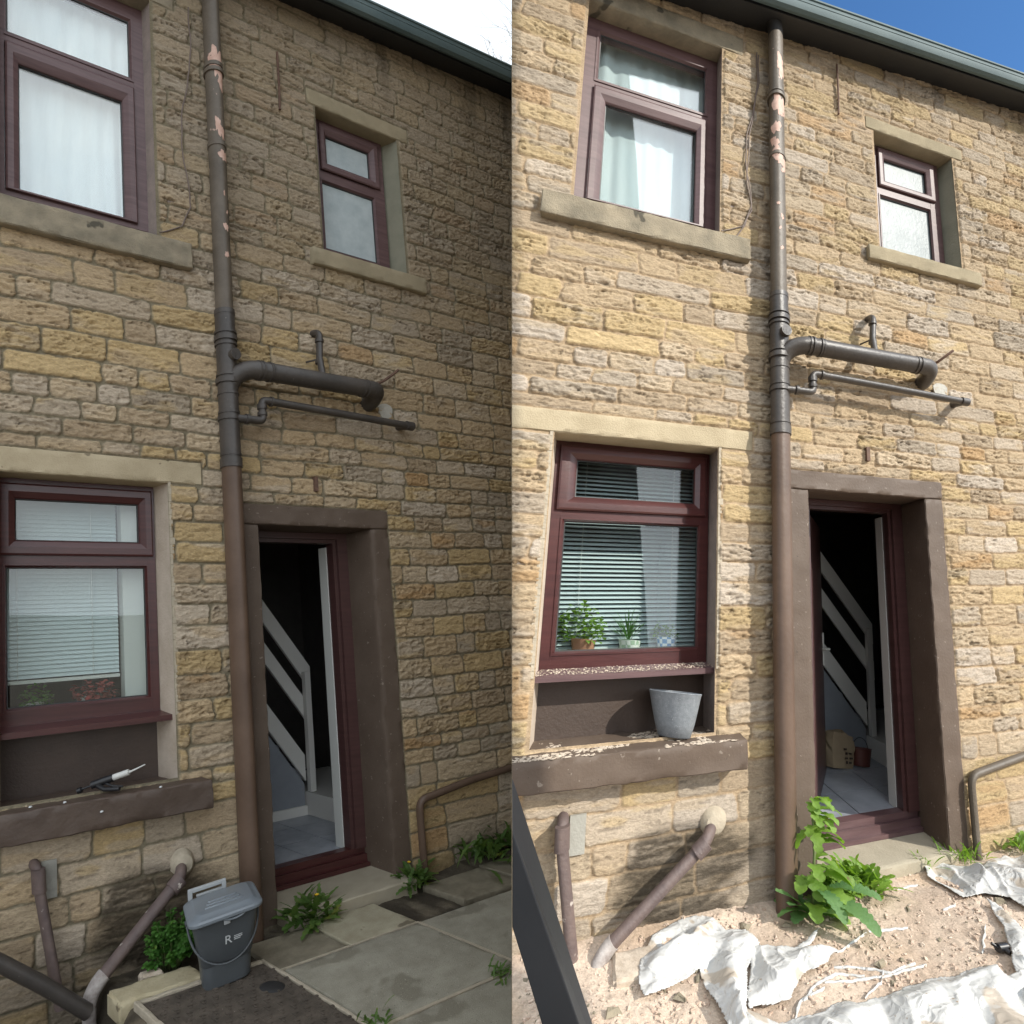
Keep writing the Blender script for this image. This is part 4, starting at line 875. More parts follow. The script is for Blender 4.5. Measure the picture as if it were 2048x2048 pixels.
# ------------------------------------------------------------------ dust sheets
M['sheet'] = mat('white_dust_sheet', (0.53, 0.525, 0.505), 0.5, spec=0.3, col2=(0.60, 0.597, 0.58), vscale=3, bump=0.10, bscale=22, spots=[((0.46, 0.40, 0.33), 5, 0.60), ((0.40, 0.31, 0.23), 60, 0.68)])
_t = M['sheet'].node_tree; _n = _t.nodes; _bp = [q for q in _n if q.type == 'BUMP'][0]; _tc = [q for q in _n if q.type == 'TEX_COORD'][0]
for _sc, _d in ((9, 0.016), (24, 0.007)):               # fine creases of thin sheeting
    _w = _n.new('ShaderNodeTexNoise'); _w.inputs['Scale'].default_value = 6; _ad = _n.new('ShaderNodeVectorMath'); _ad.operation = 'MULTIPLY_ADD'; _ad.inputs[1].default_value = (0.25, 0.25, 0.25)
    _v = _n.new('ShaderNodeTexVoronoi'); _v.feature = 'DISTANCE_TO_EDGE'; _v.inputs['Scale'].default_value = _sc
    _t.links.new(_tc.outputs['Object'], _w.inputs['Vector']); _t.links.new(_w.outputs['Color'], _ad.inputs[0]); _t.links.new(_tc.outputs['Object'], _ad.inputs[2]); _t.links.new(_ad.outputs[0], _v.inputs['Vector'])
    _b = _n.new('ShaderNodeBump'); _b.inputs['Strength'].default_value = 0.8; _b.inputs['Distance'].default_value = _d; _b.invert = True
    _t.links.new(_v.outputs['Distance'], _b.inputs['Height']); _t.links.new(_bp.outputs[0], _b.inputs['Normal']); _bp = _b
_t.links.new(_bp.outputs[0], _n['Principled BSDF'].inputs['Normal'])
def inside(px, py, poly):
    r = np.zeros_like(px, bool); n = len(poly); j = n - 1
    for i in range(n):
        xi, yi = poly[i]; xj, yj = poly[j]
        r ^= ((yi > py) != (yj > py)) & (px < (xj - xi) * (py - yi) / (yj - yi + 1e-12) + xi); j = i
    return r
def edist(px, py, poly):
    d = np.full(px.shape, 9.0); n = len(poly)
    for i in range(n):
        a = np.array(poly[i]); b = np.array(poly[(i + 1) % n]); ab = b - a
        t = np.clip(((px - a[0]) * ab[0] + (py - a[1]) * ab[1]) / (ab @ ab + 1e-12), 0, 1)
        d = np.minimum(d, np.hypot(px - a[0] - t * ab[0], py - a[1] - t * ab[1]))
    return d
def sheet(label, pix, amp, puff, seed, ang=0.6, freq=5.0, res=0.0048):
    poly = [z6(*p) for p in pix]; P_ = np.array(poly)
    U = np.arange(P_[:, 0].min() - 0.02, P_[:, 0].max() + 0.02, res); D = np.arange(max(0.015, P_[:, 1].min() - 0.02), P_[:, 1].max() + 0.02, res)
    Ug, Dg = np.meshgrid(U, D)
    wu = Ug + 0.010 * vnoise(Ug * 9, Dg * 9, 0, seed) + 0.002 * vnoise(Ug * 50, Dg * 50, 0, seed); wd = Dg + 0.012 * vnoise(Ug * 18, Dg * 18, 0, seed + 1)
    ins = inside(wu, wd, poly); ed = edist(wu, wd, poly)
    a = wu * math.cos(ang) + wd * math.sin(ang); b = -wu * math.sin(ang) + wd * math.cos(ang)
    a = a + 0.10 * vnoise(a * 4, b * 4, 0, seed + 2); b2 = b + 0.12 * vnoise(a * 3, b * 3, 0, seed + 3)
    c1 = (1 - np.abs(vnoise(a * freq, b2 * freq * 0.16, 0, seed + 4))) ** 3
    c2 = (1 - np.abs(vnoise(a * freq * 2.1 + b2 * 1.2, b2 * freq * 0.30, 0, seed + 6))) ** 2.5
    rs2 = np.random.RandomState(seed); fac = 0; wu2 = wu + 0.018 * vnoise(wu * 9, wd * 9, 0, seed + 12); wd2 = wd + 0.018 * vnoise(wu * 9, wd * 9, 0, seed + 13)
    for q_ in range(11):                                # straight creases in many directions, planar between
        th_ = rs2.rand() * math.pi; f_ = rs2.uniform(5, 24); x_ = (wu2 * math.cos(th_) + wd2 * math.sin(th_)) * f_ + rs2.rand() * 50
        k0 = np.floor(x_).astype(int); tb2 = rs2.rand(400); fac = fac + (tb2[k0 % 400] * (1 - (x_ - k0)) + tb2[(k0 + 1) % 400] * (x_ - k0) - 0.5) * (8.0 / f_) * sst(-0.3, 0.4, vnoise(wu * 4 + q_ * 7, wd * 4, 0, seed + 20 + q_))
    fold = 0.70 * c1 + 0.35 * c2 + 1.25 * fac
    e = sst(0, 0.07, ed)
    h = -0.112 + 0.018 * fbm(Ug * 2.2, Dg * 2.2, 3, 5) + 0.03 * sst(-0.9, 0.2, Ug) + 0.018 + amp * fold * (0.25 + 0.75 * e) + puff * sst(0, 0.16, ed) * (0.6 + 0.4 * fbm(Ug * 3, Dg * 3, 2, seed + 9))
    us = R.useam(h, Dg); ins &= Ug > us + 0.004
    ny, nx = Ug.shape; idx = np.arange(ny * nx).reshape(ny, nx)
    keep = ins[:-1, :-1] & ins[1:, :-1] & ins[:-1, 1:] & ins[1:, 1:]
    q = np.stack([idx[:-1, :-1][keep], idx[1:, :-1][keep], idx[1:, 1:][keep], idx[:-1, 1:][keep]], 1)
    used = np.unique(q); rm = np.full(ny * nx, -1); rm[used] = np.arange(len(used))
    # the crumple leans over sideways a little, so folds overlap
    lean = 0.45 * (h - hR(Ug, Dg))
    V3 = R.PA(np.stack([(Ug + lean * math.cos(ang)).ravel(), h.ravel(), (Dg + lean * math.sin(ang)).ravel()], 1))[used]
    c = P_.mean(0); o = mesh('dust_sheet', V3, rm[q], M['sheet'], smooth=True, loc=R.P(c[0], -0.1, c[1]))
    m = o.modifiers.new('thickness', 'SOLIDIFY'); m.thickness = 0.0015
    return tag(o, label, 'dust sheet', 'dust sheets on the ground')
sheet('crumpled white dust sheet heaped under the slanting waste pipe', [(620, 1030), (720, 1000), (800, 1060), (870, 1055), (930, 1100), (905, 1150), (880, 1200), (880, 1330), (900, 1470), (820, 1470), (755, 1330), (700, 1195), (600, 1262), (490, 1312), (465, 1250), (480, 1180), (520, 1095)], 0.060, 0.035, 11, 0.9, 4.0)
sheet('torn white dust sheet with ragged edges below the brown downpipe', [(885, 1130), (960, 1115), (1060, 1125), (1165, 1045), (1110, 1120), (1215, 1135), (1225, 1152), (1180, 1195), (1110, 1215), (1070, 1260), (1040, 1310), (940, 1340), (885, 1350), (870, 1290), (890, 1200)], 0.045, 0.012, 31, 0.3, 5.0)
sheet('broad white dust sheet spread along the bottom of the yard', [(835, 1335), (920, 1355), (1010, 1390), (1120, 1378), (1200, 1345), (1330, 1315), (1500, 1265), (1790, 1215), (1850, 1250), (1940, 1220), (2300, 1150), (2500, 1500), (2300, 1800), (1500, 1900), (900, 1800), (840, 1500)], 0.045, 0.008, 51, 1.2, 2.6)
sheet('white dust sheet bunched on the right beside the small weeds', [(1545, 795), (1640, 815), (1740, 840), (1850, 800), (1940, 800), (2300, 820), (2350, 1050), (1940, 1010), (1870, 965), (1790, 945), (1700, 955), (1610, 895), (1560, 862)], 0.045, 0.025, 71, 0.2, 4.5)
sheet('narrow twisted tail of white dust sheet at the right edge', [(1785, 950), (1850, 990), (1950, 1090), (2150, 1150), (2150, 1450), (1950, 1380), (1885, 1190), (1840, 1050)], 0.035, 0.010, 91, 2.2, 5.0)

# torn strands of sheet lying on the sand
strands = [[(1225, 1125), (1290, 1085), (1340, 1055), (1420, 1045), (1492, 1036)], [(1180, 1235), (1300, 1225), (1420, 1212), (1500, 1190), (1565, 1176)], [(1215, 1182), (1330, 1180), (1430, 1200), (1520, 1165)], [(1625, 978), (1672, 962)],
           [(1775, 1145), (1780, 1095), (1788, 1045)], [(1212, 996), (1262, 982)], [(1100, 1300), (1150, 1235), (1230, 1205), (1330, 1210)], [(1060, 1380), (1090, 1300), (1180, 1255)], [(1330, 1290), (1390, 1240), (1400, 1190)], [(1455, 895), (1530, 880)]]
slab_lbl = ['long white strand curling away from the torn sheet', 'lowest long white strand on the sand', 'middle white strand on the sand', 'short thick white scrap on open sand', 'white strand pointing towards the door at far right of the sand', 'small white scrap beside the big leaf', 'white strand fanning out of the torn sheet', 'bent white strand near the broad sheet', 'crossing white strand on the sand', 'thin white scrap near the door step']
for i, st_ in enumerate(strands):
    pts = [np.array(z6(*p)) for p in st_]; den = []
    for a_, b_ in zip(pts[:-1], pts[1:]):
        for t in range(7): den.append(lerp(a_, b_, t / 7))
    den.append(pts[-1]); vv = []; ff = []; n_ = len(den)
    for k_, p in enumerate(den):
        dr = den[min(k_ + 1, n_ - 1)] - den[max(k_ - 1, 0)]; dr /= np.linalg.norm(dr) + 1e-9; nn = np.array([-dr[1], dr[0]])
        w = (0.0052 + 0.0045 * vnoise(k_ * 0.7, i * 3.0, 0, 3)) * (1 if 0 < k_ < n_ - 1 else 0.3)
        p = p + nn * 0.004 * vnoise(k_ * 0.5, i * 7.0, 0, 4); hh = float(hR(np.array(p[0]), np.array(p[1]))) + 0.006
        for sg_, up in ((-1, -0.004), (0, 0.004), (1, -0.004)): vv.append((p[0] + nn[0] * w * sg_, hh + up, p[1] + nn[1] * w * sg_))
        for sg_ in (1, -1): vv.append((p[0] + nn[0] * w * sg_ * 0.8, hh - 0.006, p[1] + nn[1] * w * sg_ * 0.8))
    for k_ in range(n_ - 1):
        for j in range(5): a_ = 5 * k_ + j; b_ = 5 * k_ + (j + 1) % 5; ff.append((a_, b_, b_ + 5, a_ + 5))
    o = mesh('sheet_strand', R.PA(vv), ff, M['sheet'], smooth=True, loc=R.P(pts[0][0], -0.1, pts[0][1])); tag(o, slab_lbl[i], 'scrap', 'torn strands of white sheet')

# chips of stone and plaster
def chips(name, s, n, pos, size, mt, seed, kind='stuff', flat=1.0):
    rr = np.random.RandomState(seed); vv = []; ff = []
    for i in range(n):
        u_, v_, d_, k_ = pos(rr); sc = size * (0.35 + rr.rand() ** 2 * 1.5) * k_; ang = rr.rand() * 6.28; c_, s_ = math.cos(ang), math.sin(ang)
        b = len(vv); tilt = (rr.rand(2) - 0.5) * 0.7
        for (x, z, y) in ((-1, -.5, 0), (1, -.6, 0), (.8, .6, 0), (-.7, .5, 0), (-.6, -.3, .5), (.7, -.35, .42), (.5, .4, .5), (-.5, .3, .38)):
            x += (rr.rand() - .5) * .5; z += (rr.rand() - .5) * .4
            vv.append((u_ + sc * (x * c_ - z * s_), v_ + flat * sc * (y + tilt[0] * x + tilt[1] * z), d_ + sc * (x * s_ + z * c_)))
        ff += [(b + 3, b + 2, b + 1, b), (b + 4, b + 5, b + 6, b + 7), (b, b + 1, b + 5, b + 4), (b + 1, b + 2, b + 6, b + 5), (b + 2, b + 3, b + 7, b + 6), (b + 3, b, b + 4, b + 7)]
    return vv, ff
M['chip'] = mat('stone_chips', (0.46, 0.33, 0.25), 0.95, col2=(0.66, 0.54, 0.43), vscale=30, bump=0.3, bscale=90)
M['plaster'] = mat('pale_plaster_crumbs', (0.42, 0.34, 0.26), 0.95, col2=(0.60, 0.51, 0.41), vscale=22, bump=0.4, bscale=90)
def posR(rr):
    while 1:
        u_, d_ = rr.uniform(-2.7, 1.0), rr.uniform(0.02, 1.3)
        if u_ < R.useam(-0.1, d_) + 0.03: continue
        if rr.rand() < 0.25 + 0.75 * float(sst(-0.2, 0.3, fbm(np.array(u_ * 3), np.array(d_ * 3), 2, 45))): return u_, float(hR(np.array(u_), np.array(d_))) + 0.001, d_, 1
vv, ff = chips('rubble_chips', R, 5200, posR, 0.0075, M['chip'], 3)
o = mesh('rubble_chips', R.PA(vv), ff, M['chip'], loc=R.P(-1, -0.1, 0.5)); tag(o, 'loose pinkish stone chips scattered over the sand', 'rubble', kind='stuff')
vv, ff = chips('rubble_stones', R, 90, posR, 0.020, M['chip'], 13)
v2_, f2_ = chips('rubble_stones', R, 900, posR, 0.0042, M['chip'], 14)
o = mesh('rubble_stones', R.PA(vv + v2_), ff + [tuple(i + len(vv) for i in q) for q in f2_], M['dressed_grey'], loc=R.P(-1, -0.1, 0.5)); tag(o, 'larger grey brown stones and grit among the chips on the sand', 'rubble', kind='stuff')
def posS(rr):
    for _ in range(30):
        u_ = rr.uniform(-2.66, -1.53); d_ = 0.108 - rr.rand() ** 1.3 * 0.28
        if fbm(np.array(u_ * 6), np.array(d_ * 14), 3, 4) > 0.08: break
    return u_, 0.7515, d_, (0.5 if rr.rand() < .7 else 1.2)
vv, ff = chips('plaster_crumbs', R, 1700, posS, 0.0085, M['plaster'], 5, flat=0.35)
o = mesh('plaster_crumbs', R.PA(vv), ff, M['plaster'], loc=R.P(-2, 0.76, 0), clip=1); tag(o, 'pale plaster crumbs lying on the brown stone sill', 'plaster crumbs', kind='stuff')
def posC(rr): t = rr.rand(); return rr.uniform(-2.60, -1.64), 1.102 + 0.0155 * t, -0.045 - 0.10 * t, 0.6
vv, ff = chips('cill_dust', R, 900, posC, 0.006, M['plaster'], 6)
o = mesh('cill_dust', R.PA(vv), ff, M['plaster'], loc=R.P(-2, 1.1, 0), clip=1); tag(o, 'plaster dust on the narrow plastic window cill', 'plaster dust', kind='stuff')

# ------------------------------------------------------------------ plants
M['leafA'] = leaf_mat('fresh_weed_leaf', (0.12, 0.22, 0.035), (0.24, 0.38, 0.065))
M['leafB'] = leaf_mat('blue_green_thistle_leaf', (0.07, 0.16, 0.06), (0.15, 0.27, 0.095))
M['leafC'] = leaf_mat('deep_green_weed_leaf', (0.045, 0.13, 0.022), (0.10, 0.23, 0.045))  # deeper green than leafA
M['leafD'] = leaf_mat('dandelion_leaf', (0.06, 0.125, 0.028), (0.14, 0.22, 0.06))
M['stem'] = mat('green_stem', (0.14, 0.18, 0.06), 0.6)
M['yellow'] = mat('yellow_petals', (0.75, 0.50, 0.03), 0.6)
def blade(mb, b, az, el, ln, w, droop=0.8, lobes=5, depth=0.5, n=14, cup=0.25, rr=random):
    """lobed leaf starting at b, heading (az, el), bending down along its length"""
    p = np.array(b, float); e = el; base = len(mb.v); step = ln / n; side0 = np.array([-math.sin(az), math.cos(az), 0])
    tw = rr.uniform(-0.5, 0.5)
    for i in range(n + 1):
        t = i / n; d = np.array([math.cos(az) * math.cos(e), math.sin(az) * math.cos(e), math.sin(e)])
        up = np.cross(d, side0); up /= np.linalg.norm(up) + 1e-9; sd = side0 * math.cos(tw * t) + up * math.sin(tw * t)
        env = (math.sin(math.pi * min(1, t * 0.92 + 0.05)) ** 0.6) * (0.35 + 0.65 * min(1, t * 1.8)) * (1 if t < 0.97 else 0.4)
        lob = 1 - depth * (0.5 + 0.5 * math.cos(2 * math.pi * lobes * t)) if t < 0.9 else 1
        ww = w * env * lob
        mb.v += [tuple(p - sd * ww + up * ww * cup), tuple(p), tuple(p + sd * ww + up * ww * cup)]
        p = p + d * step; e -= droop / n * (0.5 + t) * 1.3; az += rr.uniform(-.06, .06)
    for i in range(n):
        a = base + 3 * i; mb.f += [(a, a + 1, a + 4, a + 3), (a + 1, a + 2, a + 5, a + 4)]
def rosette(name, s, base, n, ln, w, mt, label, seed, lobes=5, depth=0.6, el=(0.2, 1.2), flowers=0, spread=0.02, azr=(0, 6.283), cat='weed', group=None, droop=1.0):
    rr = random.Random(seed); b0 = s.P(*base); root = empty(name, b0, label, cat, group); mb = MB()
    for i in range(n):
        az = rr.uniform(*azr); o_ = b0 + np.array([rr.gauss(0, spread), rr.gauss(0, spread), 0.0])
        blade(mb, o_, az, rr.uniform(max(el[0], 0.25), el[1]), ln * rr.uniform(0.6, 1.2), w * rr.uniform(0.8, 1.3), rr.uniform(0.3, 0.9) * droop, lobes, depth, rr=rr)
    mesh('leaves', mb.v, mb.f, mt, root, smooth=True)
    for k_ in range(flowers):
        az = rr.uniform(0, 6.28); hh = ln * rr.uniform(0.7, 1.0); tip = b0 + np.array([math.cos(az) * ln * 0.3, math.sin(az) * ln * 0.3, hh])
        v_, f_ = tube_vf([b0, lerp(b0, tip, 0.5) + np.array([0, 0, 0.01]), tip], 0.0025, 6); mesh('stem', v_, f_, M['stem'], root, smooth=True)
        mf = MB()
        for q in range(26): 
            a_ = q * 2.4; r_ = 0.017; c = tip; dv = np.array([math.cos(a_), math.sin(a_), 0.45 + 0.5 * (q % 3) / 3]); dv /= np.linalg.norm(dv); sd = np.array([-math.sin(a_), math.cos(a_), 0]) * 0.003
            mf.add([c - sd, c + sd, c + dv * r_ + sd, c + dv * r_ - sd], [(0, 1, 2, 3)])
        mesh('flower', mf.v, mf.f, M['yellow'], root)
    return root
def bush(name, s, base, hgt, rad, nst, mt, label, seed, leaf=0.022, cat='weed', per=16, k3=True):
    """soft weed: stems carrying sprays of small lobed leaflets"""
    rr = random.Random(seed); b0 = s.P(*base); root = empty(name, b0, label, cat); mb = MB(); ms = MB()
    for i in range(nst):
        az = rr.uniform(0, 6.283); q = math.sqrt(rr.random()) * rad; tip = b0 + np.array([math.cos(az) * q, math.sin(az) * q, hgt * rr.uniform(0.35, 1.0) * (1 - 0.4 * q / rad)])
        o_ = b0 + np.array([math.cos(az) * q * 0.3, math.sin(az) * q * 0.3, 0]); mid = lerp(o_, tip, 0.55) + np.array([0, 0, 0.03])
        v_, f_ = tube_vf([o_, mid, tip], [0.0022, 0.0016, 0.001], 5); ms.add(v_, f_)
        for j in range(per):
            t = rr.uniform(0.35, 1.0); p = lerp(lerp(o_, mid, t), lerp(mid, tip, t), t); a = rr.uniform(0, 6.283)
            for da in ((-0.7, 0, 0.7) if k3 else (0,)):
                blade(mb, p, a + da, rr.uniform(-0.2, 0.8), leaf * rr.uniform(0.8, 1.6), leaf * 0.42, 0.8, 2, 0.35, n=5, rr=rr)
    mesh('leaves', mb.v, mb.f, mt, root, smooth=True); mesh('stems', ms.v, ms.f, M['stem'], root, smooth=True); return root
# left yard
bush('weed_bush', L, (-1.80, -0.13, 0.13), 0.40, 0.15, 46, M['leafC'], 'bushy bright green weed growing against the wall behind the grey caddy', 5, 0.026)
rosette('dandelion', L, (-0.90, -0.10, 0.12), 85, 0.22, 0.030, M['leafD'], 'dandelion clump with a yellow bud in front of the door step', 7, 6, 0.65, (0.15, 1.2), 1, 0.06)
rosette('dandelion', L, (-0.07, -0.09, 0.10), 80, 0.18, 0.022, M['leafD'], 'dandelion clump with a yellow flower at the foot of the right door jamb', 9, 6, 0.65, (0.2, 1.3), 1, 0.05)
rosette('weed', L, (0.62, -0.07, 0.06), 80, 0.24, 0.026, M['leafD'], 'leafy weed clump by the wall beyond the drain pipe', 11, 5, 0.5, (0.2, 1.3), 0, 0.10)
rosette('weed', L, (0.98, -0.07, 0.06), 50, 0.26, 0.026, M['leafD'], 'small weed clump at the far end of the shaded wall', 12, 5, 0.5, (0.2, 1.3), 0, 0.06)
rosette('weed', L, (-0.66, -0.10, 1.235), 22, 0.09, 0.009, M['leafD'], 'small weed growing in the pale joint at the right of the slabs', 13, 4, 0.5, (0.2, 1.2), 0, 0.03)
rosette('weed', L, (-1.40, -0.105, 1.22), 26, 0.09, 0.009, M['leafD'], 'small weed growing at the corner of the cover and the big slab', 14, 4, 0.5, (0.2, 1.2), 0, 0.04)
# right yard
th = rosette('sow_thistle', R, (-1.165, -0.10, 0.16), 10, 0.20, 0.040, M['leafB'], 'tall sow thistle with big jagged leaves beside the brown downpipe', 21, 6, 0.45, (0.1, 0.7), 0, 0.01, droop=0.8)
b0 = R.P(-1.165, -0.10, 0.16); mbb = MB(); rr = random.Random(2)
top = R.P(-1.135, 0.43, 0.12); v_, f_ = tube_vf([b0, lerp(b0, top, 0.5) + np.array([0.012, 0, 0]), top], [0.007, 0.006, 0.003], 8); mesh('stem', v_, f_, M['stem'], th, smooth=True)
for i in range(44):
    t = rr.uniform(0.05, 1.0); p = lerp(b0, top, t) + np.array([0.01, 0, 0]); az = rr.choice([-0.3, 0.2, -1.0, -1.7, -2.3, 0.6]) + rr.uniform(-0.4, 0.4)
    blade(mbb, p, az, rr.uniform(-0.1, 0.7), 0.16 * (1.15 - 0.5 * t) * rr.uniform(0.8, 1.2), 0.044 * (1.1 - 0.5 * t), 1.2, 4, 0.45, rr=rr)
mesh('upper_leaves', mbb.v, mbb.f, M['leafA'], th, smooth=True)
mbb = MB()
blade(mbb, R.P(-1.15, -0.02, 0.19), -1.0, 0.35, 0.28, 0.050, 1.0, 11, 0.30, 33, rr=rr); blade(mbb, R.P(-1.12, 0.0, 0.16), -0.25, 0.3, 0.25, 0.042, 0.7, 11, 0.38, 33, rr=rr); blade(mbb, R.P(-1.17, 0.03, 0.17), -1.45, 0.2, 0.22, 0.042, 1.0, 10, 0.32, 30, rr=rr)
mesh('ground_leaves', mbb.v, mbb.f, M['leafB'], th, smooth=True)
rosette('weed', R, (-0.83, -0.09, 0.06), 110, 0.125, 0.020, M['leafA'], 'dense bright green weed clump in front of the pale door step', 23, 4, 0.4, (0.3, 1.4), 0, 0.05, droop=0.9)
bush('weed_bush', R, (-0.98, -0.10, 0.10), 0.13, 0.12, 30, M['leafA'], 'low curly green weed between the thistle and the dense clump', 25, 0.024, per=9)
rosette('grass_tuft', R, (-0.34, -0.085, 0.02), 16, 0.075, 0.004, M['leafA'], 'tiny grass tuft at the corner of the step', 27, 1, 0.0, (0.5, 1.4), 0, 0.02)
rosette('grass_tuft', R, (-0.09, -0.085, 0.03), 60, 0.085, 0.0045, M['leafA'], 'spiky grass tuft below the right door jamb', 29, 1, 0.0, (0.5, 1.4), 0, 0.05)
rosette('weed', R, (0.33, -0.08, 0.05), 34, 0.11, 0.016, M['leafA'], 'small leafy weed against the sunlit wall right of the drain pipe', 31, 3, 0.4, (0.3, 1.3), 0, 0.05)

# ------------------------------------------------------------------ things in the left yard
def rigp(s, name, base, vf, mt, par, k=1.0, rot=0.0, ang=35, bev=0):
    v, f = vf; o = mesh(name, s.rig(base, v, k, rot), f, mt, par); auto_smooth(o, ang)
    if bev: m = o.modifiers.new('bevel', 'BEVEL'); m.width = bev; m.segments = 2; m.limit_method = 'ANGLE'
    return o
def rrect(w, d, r, n=6, cx=0, cy=0):
    p = []
    for qx, qy, a0 in ((1, 1, 0), (-1, 1, 1), (-1, -1, 2), (1, -1, 3)):
        for i in range(n + 1):
            a = (a0 + i / n) * math.pi / 2; p.append((cx + qx * (w / 2 - r) + r * math.cos(a), cy + qy * (d / 2 - r) + r * math.sin(a)))
    return p
def loft(secs, caps=(True, True)):
    v = []; f = []; n = len(secs[0][0])
    for pts, z in secs: v += [(x, y, (z + zz) if (zz := 0) == 0 else z) for x, y in pts]
    for i in range(len(secs) - 1):
        for j in range(n): f.append((i * n + j, i * n + (j + 1) % n, (i + 1) * n + (j + 1) % n, (i + 1) * n + j))
    if caps[0]: f.append(tuple(range(n))[::-1])
    if caps[1]: f.append(tuple((len(secs) - 1) * n + j for j in range(n)))
    return v, f
M['bin_dark'] = mat('dark_grey_bin_plastic', (0.078, 0.086, 0.092), 0.38, spec=0.5, var=0.08, bump=0.12, bscale=200)
M['bin_lid'] = mat('blue_grey_lid_plastic', (0.19, 0.215, 0.24), 0.30, spec=0.55, var=0.06, bump=0.05, bscale=150)
M['bin_pale'] = mat('pale_grey_plastic', (0.42, 0.44, 0.45), 0.35)
M['print'] = mat('white_print', (0.60, 0.62, 0.62), 0.6)
BB = (-1.640, -0.098, 0.42)
cad = empty('food_caddy', L.P(*BB), 'dark grey food caddy with lighter lid and white letter R on the drain cover', 'bin')
def rp(n, vf, m, **k):
    a = np.array(vf[0], float); q = 1.02 + 0.11 * np.clip((a[:, 2] - 0.11) / 0.25, 0, 1); a[:, 0] *= q; a[:, 1] *= q
    return rigp(L, n, BB, (a, vf[1]), m, cad, 1.06, 0.0, **k)
rp('base', loft([(rrect(.220, .190, .05), 0.0), (rrect(.230, .200, .05), 0.006), (rrect(.240, .208, .05), 0.112), (rrect(.236, .204, .05), 0.119)]), M['bin_dark'])
rp('body', loft([(rrect(.244, .212, .045), 0.119), (rrect(.249, .217, .045), 0.125), (rrect(.268, .233, .042), 0.24), (rrect(.288, .248, .038), 0.352), (rrect(.288, .248, .038), 0.358)]), M['bin_dark'])
rp('rim', loft([(rrect(.300, .262, .04), 0.345), (rrect(.304, .266, .04), 0.350), (rrect(.304, .266, .04), 0.362)]), M['bin_dark'])
rp('lid', loft([(rrect(.316, .285, .045, cy=0.006), 0.355), (rrect(.322, .292, .045, cy=0.006), 0.360), (rrect(.322, .292, .045, cy=0.006), 0.372), (rrect(.308, .278, .045, cy=0.006), 0.381), (rrect(.270, .236, .04), 0.385), (rrect(.255, .220, .04), 0.394), (rrect(.24, .205, .04), 0.396)]), M['bin_lid'])
rib = MB()
for k_ in range(3): 
    v_, f_ = loft([(rrect(.17 - .02 * k_, .014, .006, 3, -0.0, 0.055 - 0.03 * k_), 0.395), (rrect(.165 - .02 * k_, .010, .004, 3, -0.0, 0.055 - 0.03 * k_), 0.402)]); rib.add(v_, f_)
rp('lid_ribs', (rib.v, rib.f), M['bin_lid'])
v_, f_ = tube_vf([(0.03 + 0.055 * math.cos(a), 0.142 + 0.0 * a, 0.372 - 0.030 * math.sin(a)) for a in np.linspace(0, math.pi, 12)], 0.006, 8); rp('lid_lip', (v_, f_), M['bin_lid'])
hb = MB()
for b in ((-.135, -.115, -.165, -.145, .36, .425), (.018, .038, -.165, -.145, .36, .425), (-.115, .018, -.165, -.145, .405, .425), (-.098, .018, -.163, -.147, .375, .388)):
    v_, f_ = box_vf(b[0], b[1], b[2], b[3], b[4], b[5]); hb.add(v_, f_)
rp('lid_hinge_frame', (hb.v, hb.f), M['bin_pale'], bev=0.003)
hp = [(-0.158, 0.0, 0.33)] + [(-0.158 * math.cos(t) - 0.0, 0.135 * math.sin(t) ** 0.7 if math.sin(t) > 0 else 0, 0.33 - 0.205 * math.sin(t) ** 0.8 if math.sin(t) > 0 else 0.33) for t in np.linspace(0.12, math.pi - 0.12, 22)] + [(0.158, 0.0, 0.33)]
rp('carry_handle', tube_vf(hp, 0.0055, 10), M['bin_dark'])
for sx in (-1, 1): rp('handle_pivot', tube_vf([(sx * 0.140, 0, 0.33), (sx * 0.166, 0, 0.33)], 0.014, 14), M['bin_dark'])
v_, f_ = loft([(rrect(.028, .012, .004, 3, 0.0, 0.131), 0.322), (rrect(.028, .012, .004, 3, 0.0, 0.133), 0.350)]); rp('latch', (v_, f_), M['bin_pale'])
# the letter and two lines of tiny print on the front
def text_part(s, name, base, txt, size, pos, mt, par, tiltx=0.0):
    c = bpy.data.curves.new(name, 'FONT'); c.body = txt; c.size = size; c.extrude = 0.0006
    to = bpy.data.objects.new(name + '_tmp', c); C.objects.link(to)
    dg = bpy.context.evaluated_depsgraph_get(); me0 = bpy.data.meshes.new_from_object(to.evaluated_get(dg))
    vs = [(v.co.x + pos[0], pos[1] + v.co.z - v.co.y * tiltx * -1, v.co.y + pos[2]) for v in me0.vertices]; fs = [tuple(p.vertices) for p in me0.polygons]
    bpy.data.objects.remove(to); return mesh(name, s.rig(base, vs, 1.06), fs, mt, par)
text_part(L, 'lettering', BB, 'R', 0.062, (-0.014, 0.1240, 0.212), M['print'], cad, 0.125)
for k_ in range(3):
    y_ = 0.238 - 0.009 * k_; v_, f_ = box_vf(0.030, 0.068 - 0.008 * (k_ == 2), 0.1148 + 0.0009 * (k_ == 0) + 0.095 * (y_ - 0.21), 0.1160 + 0.095 * (y_ - 0.21), y_, y_ + 0.0035); rp('small_print', (v_, f_), M['print'])

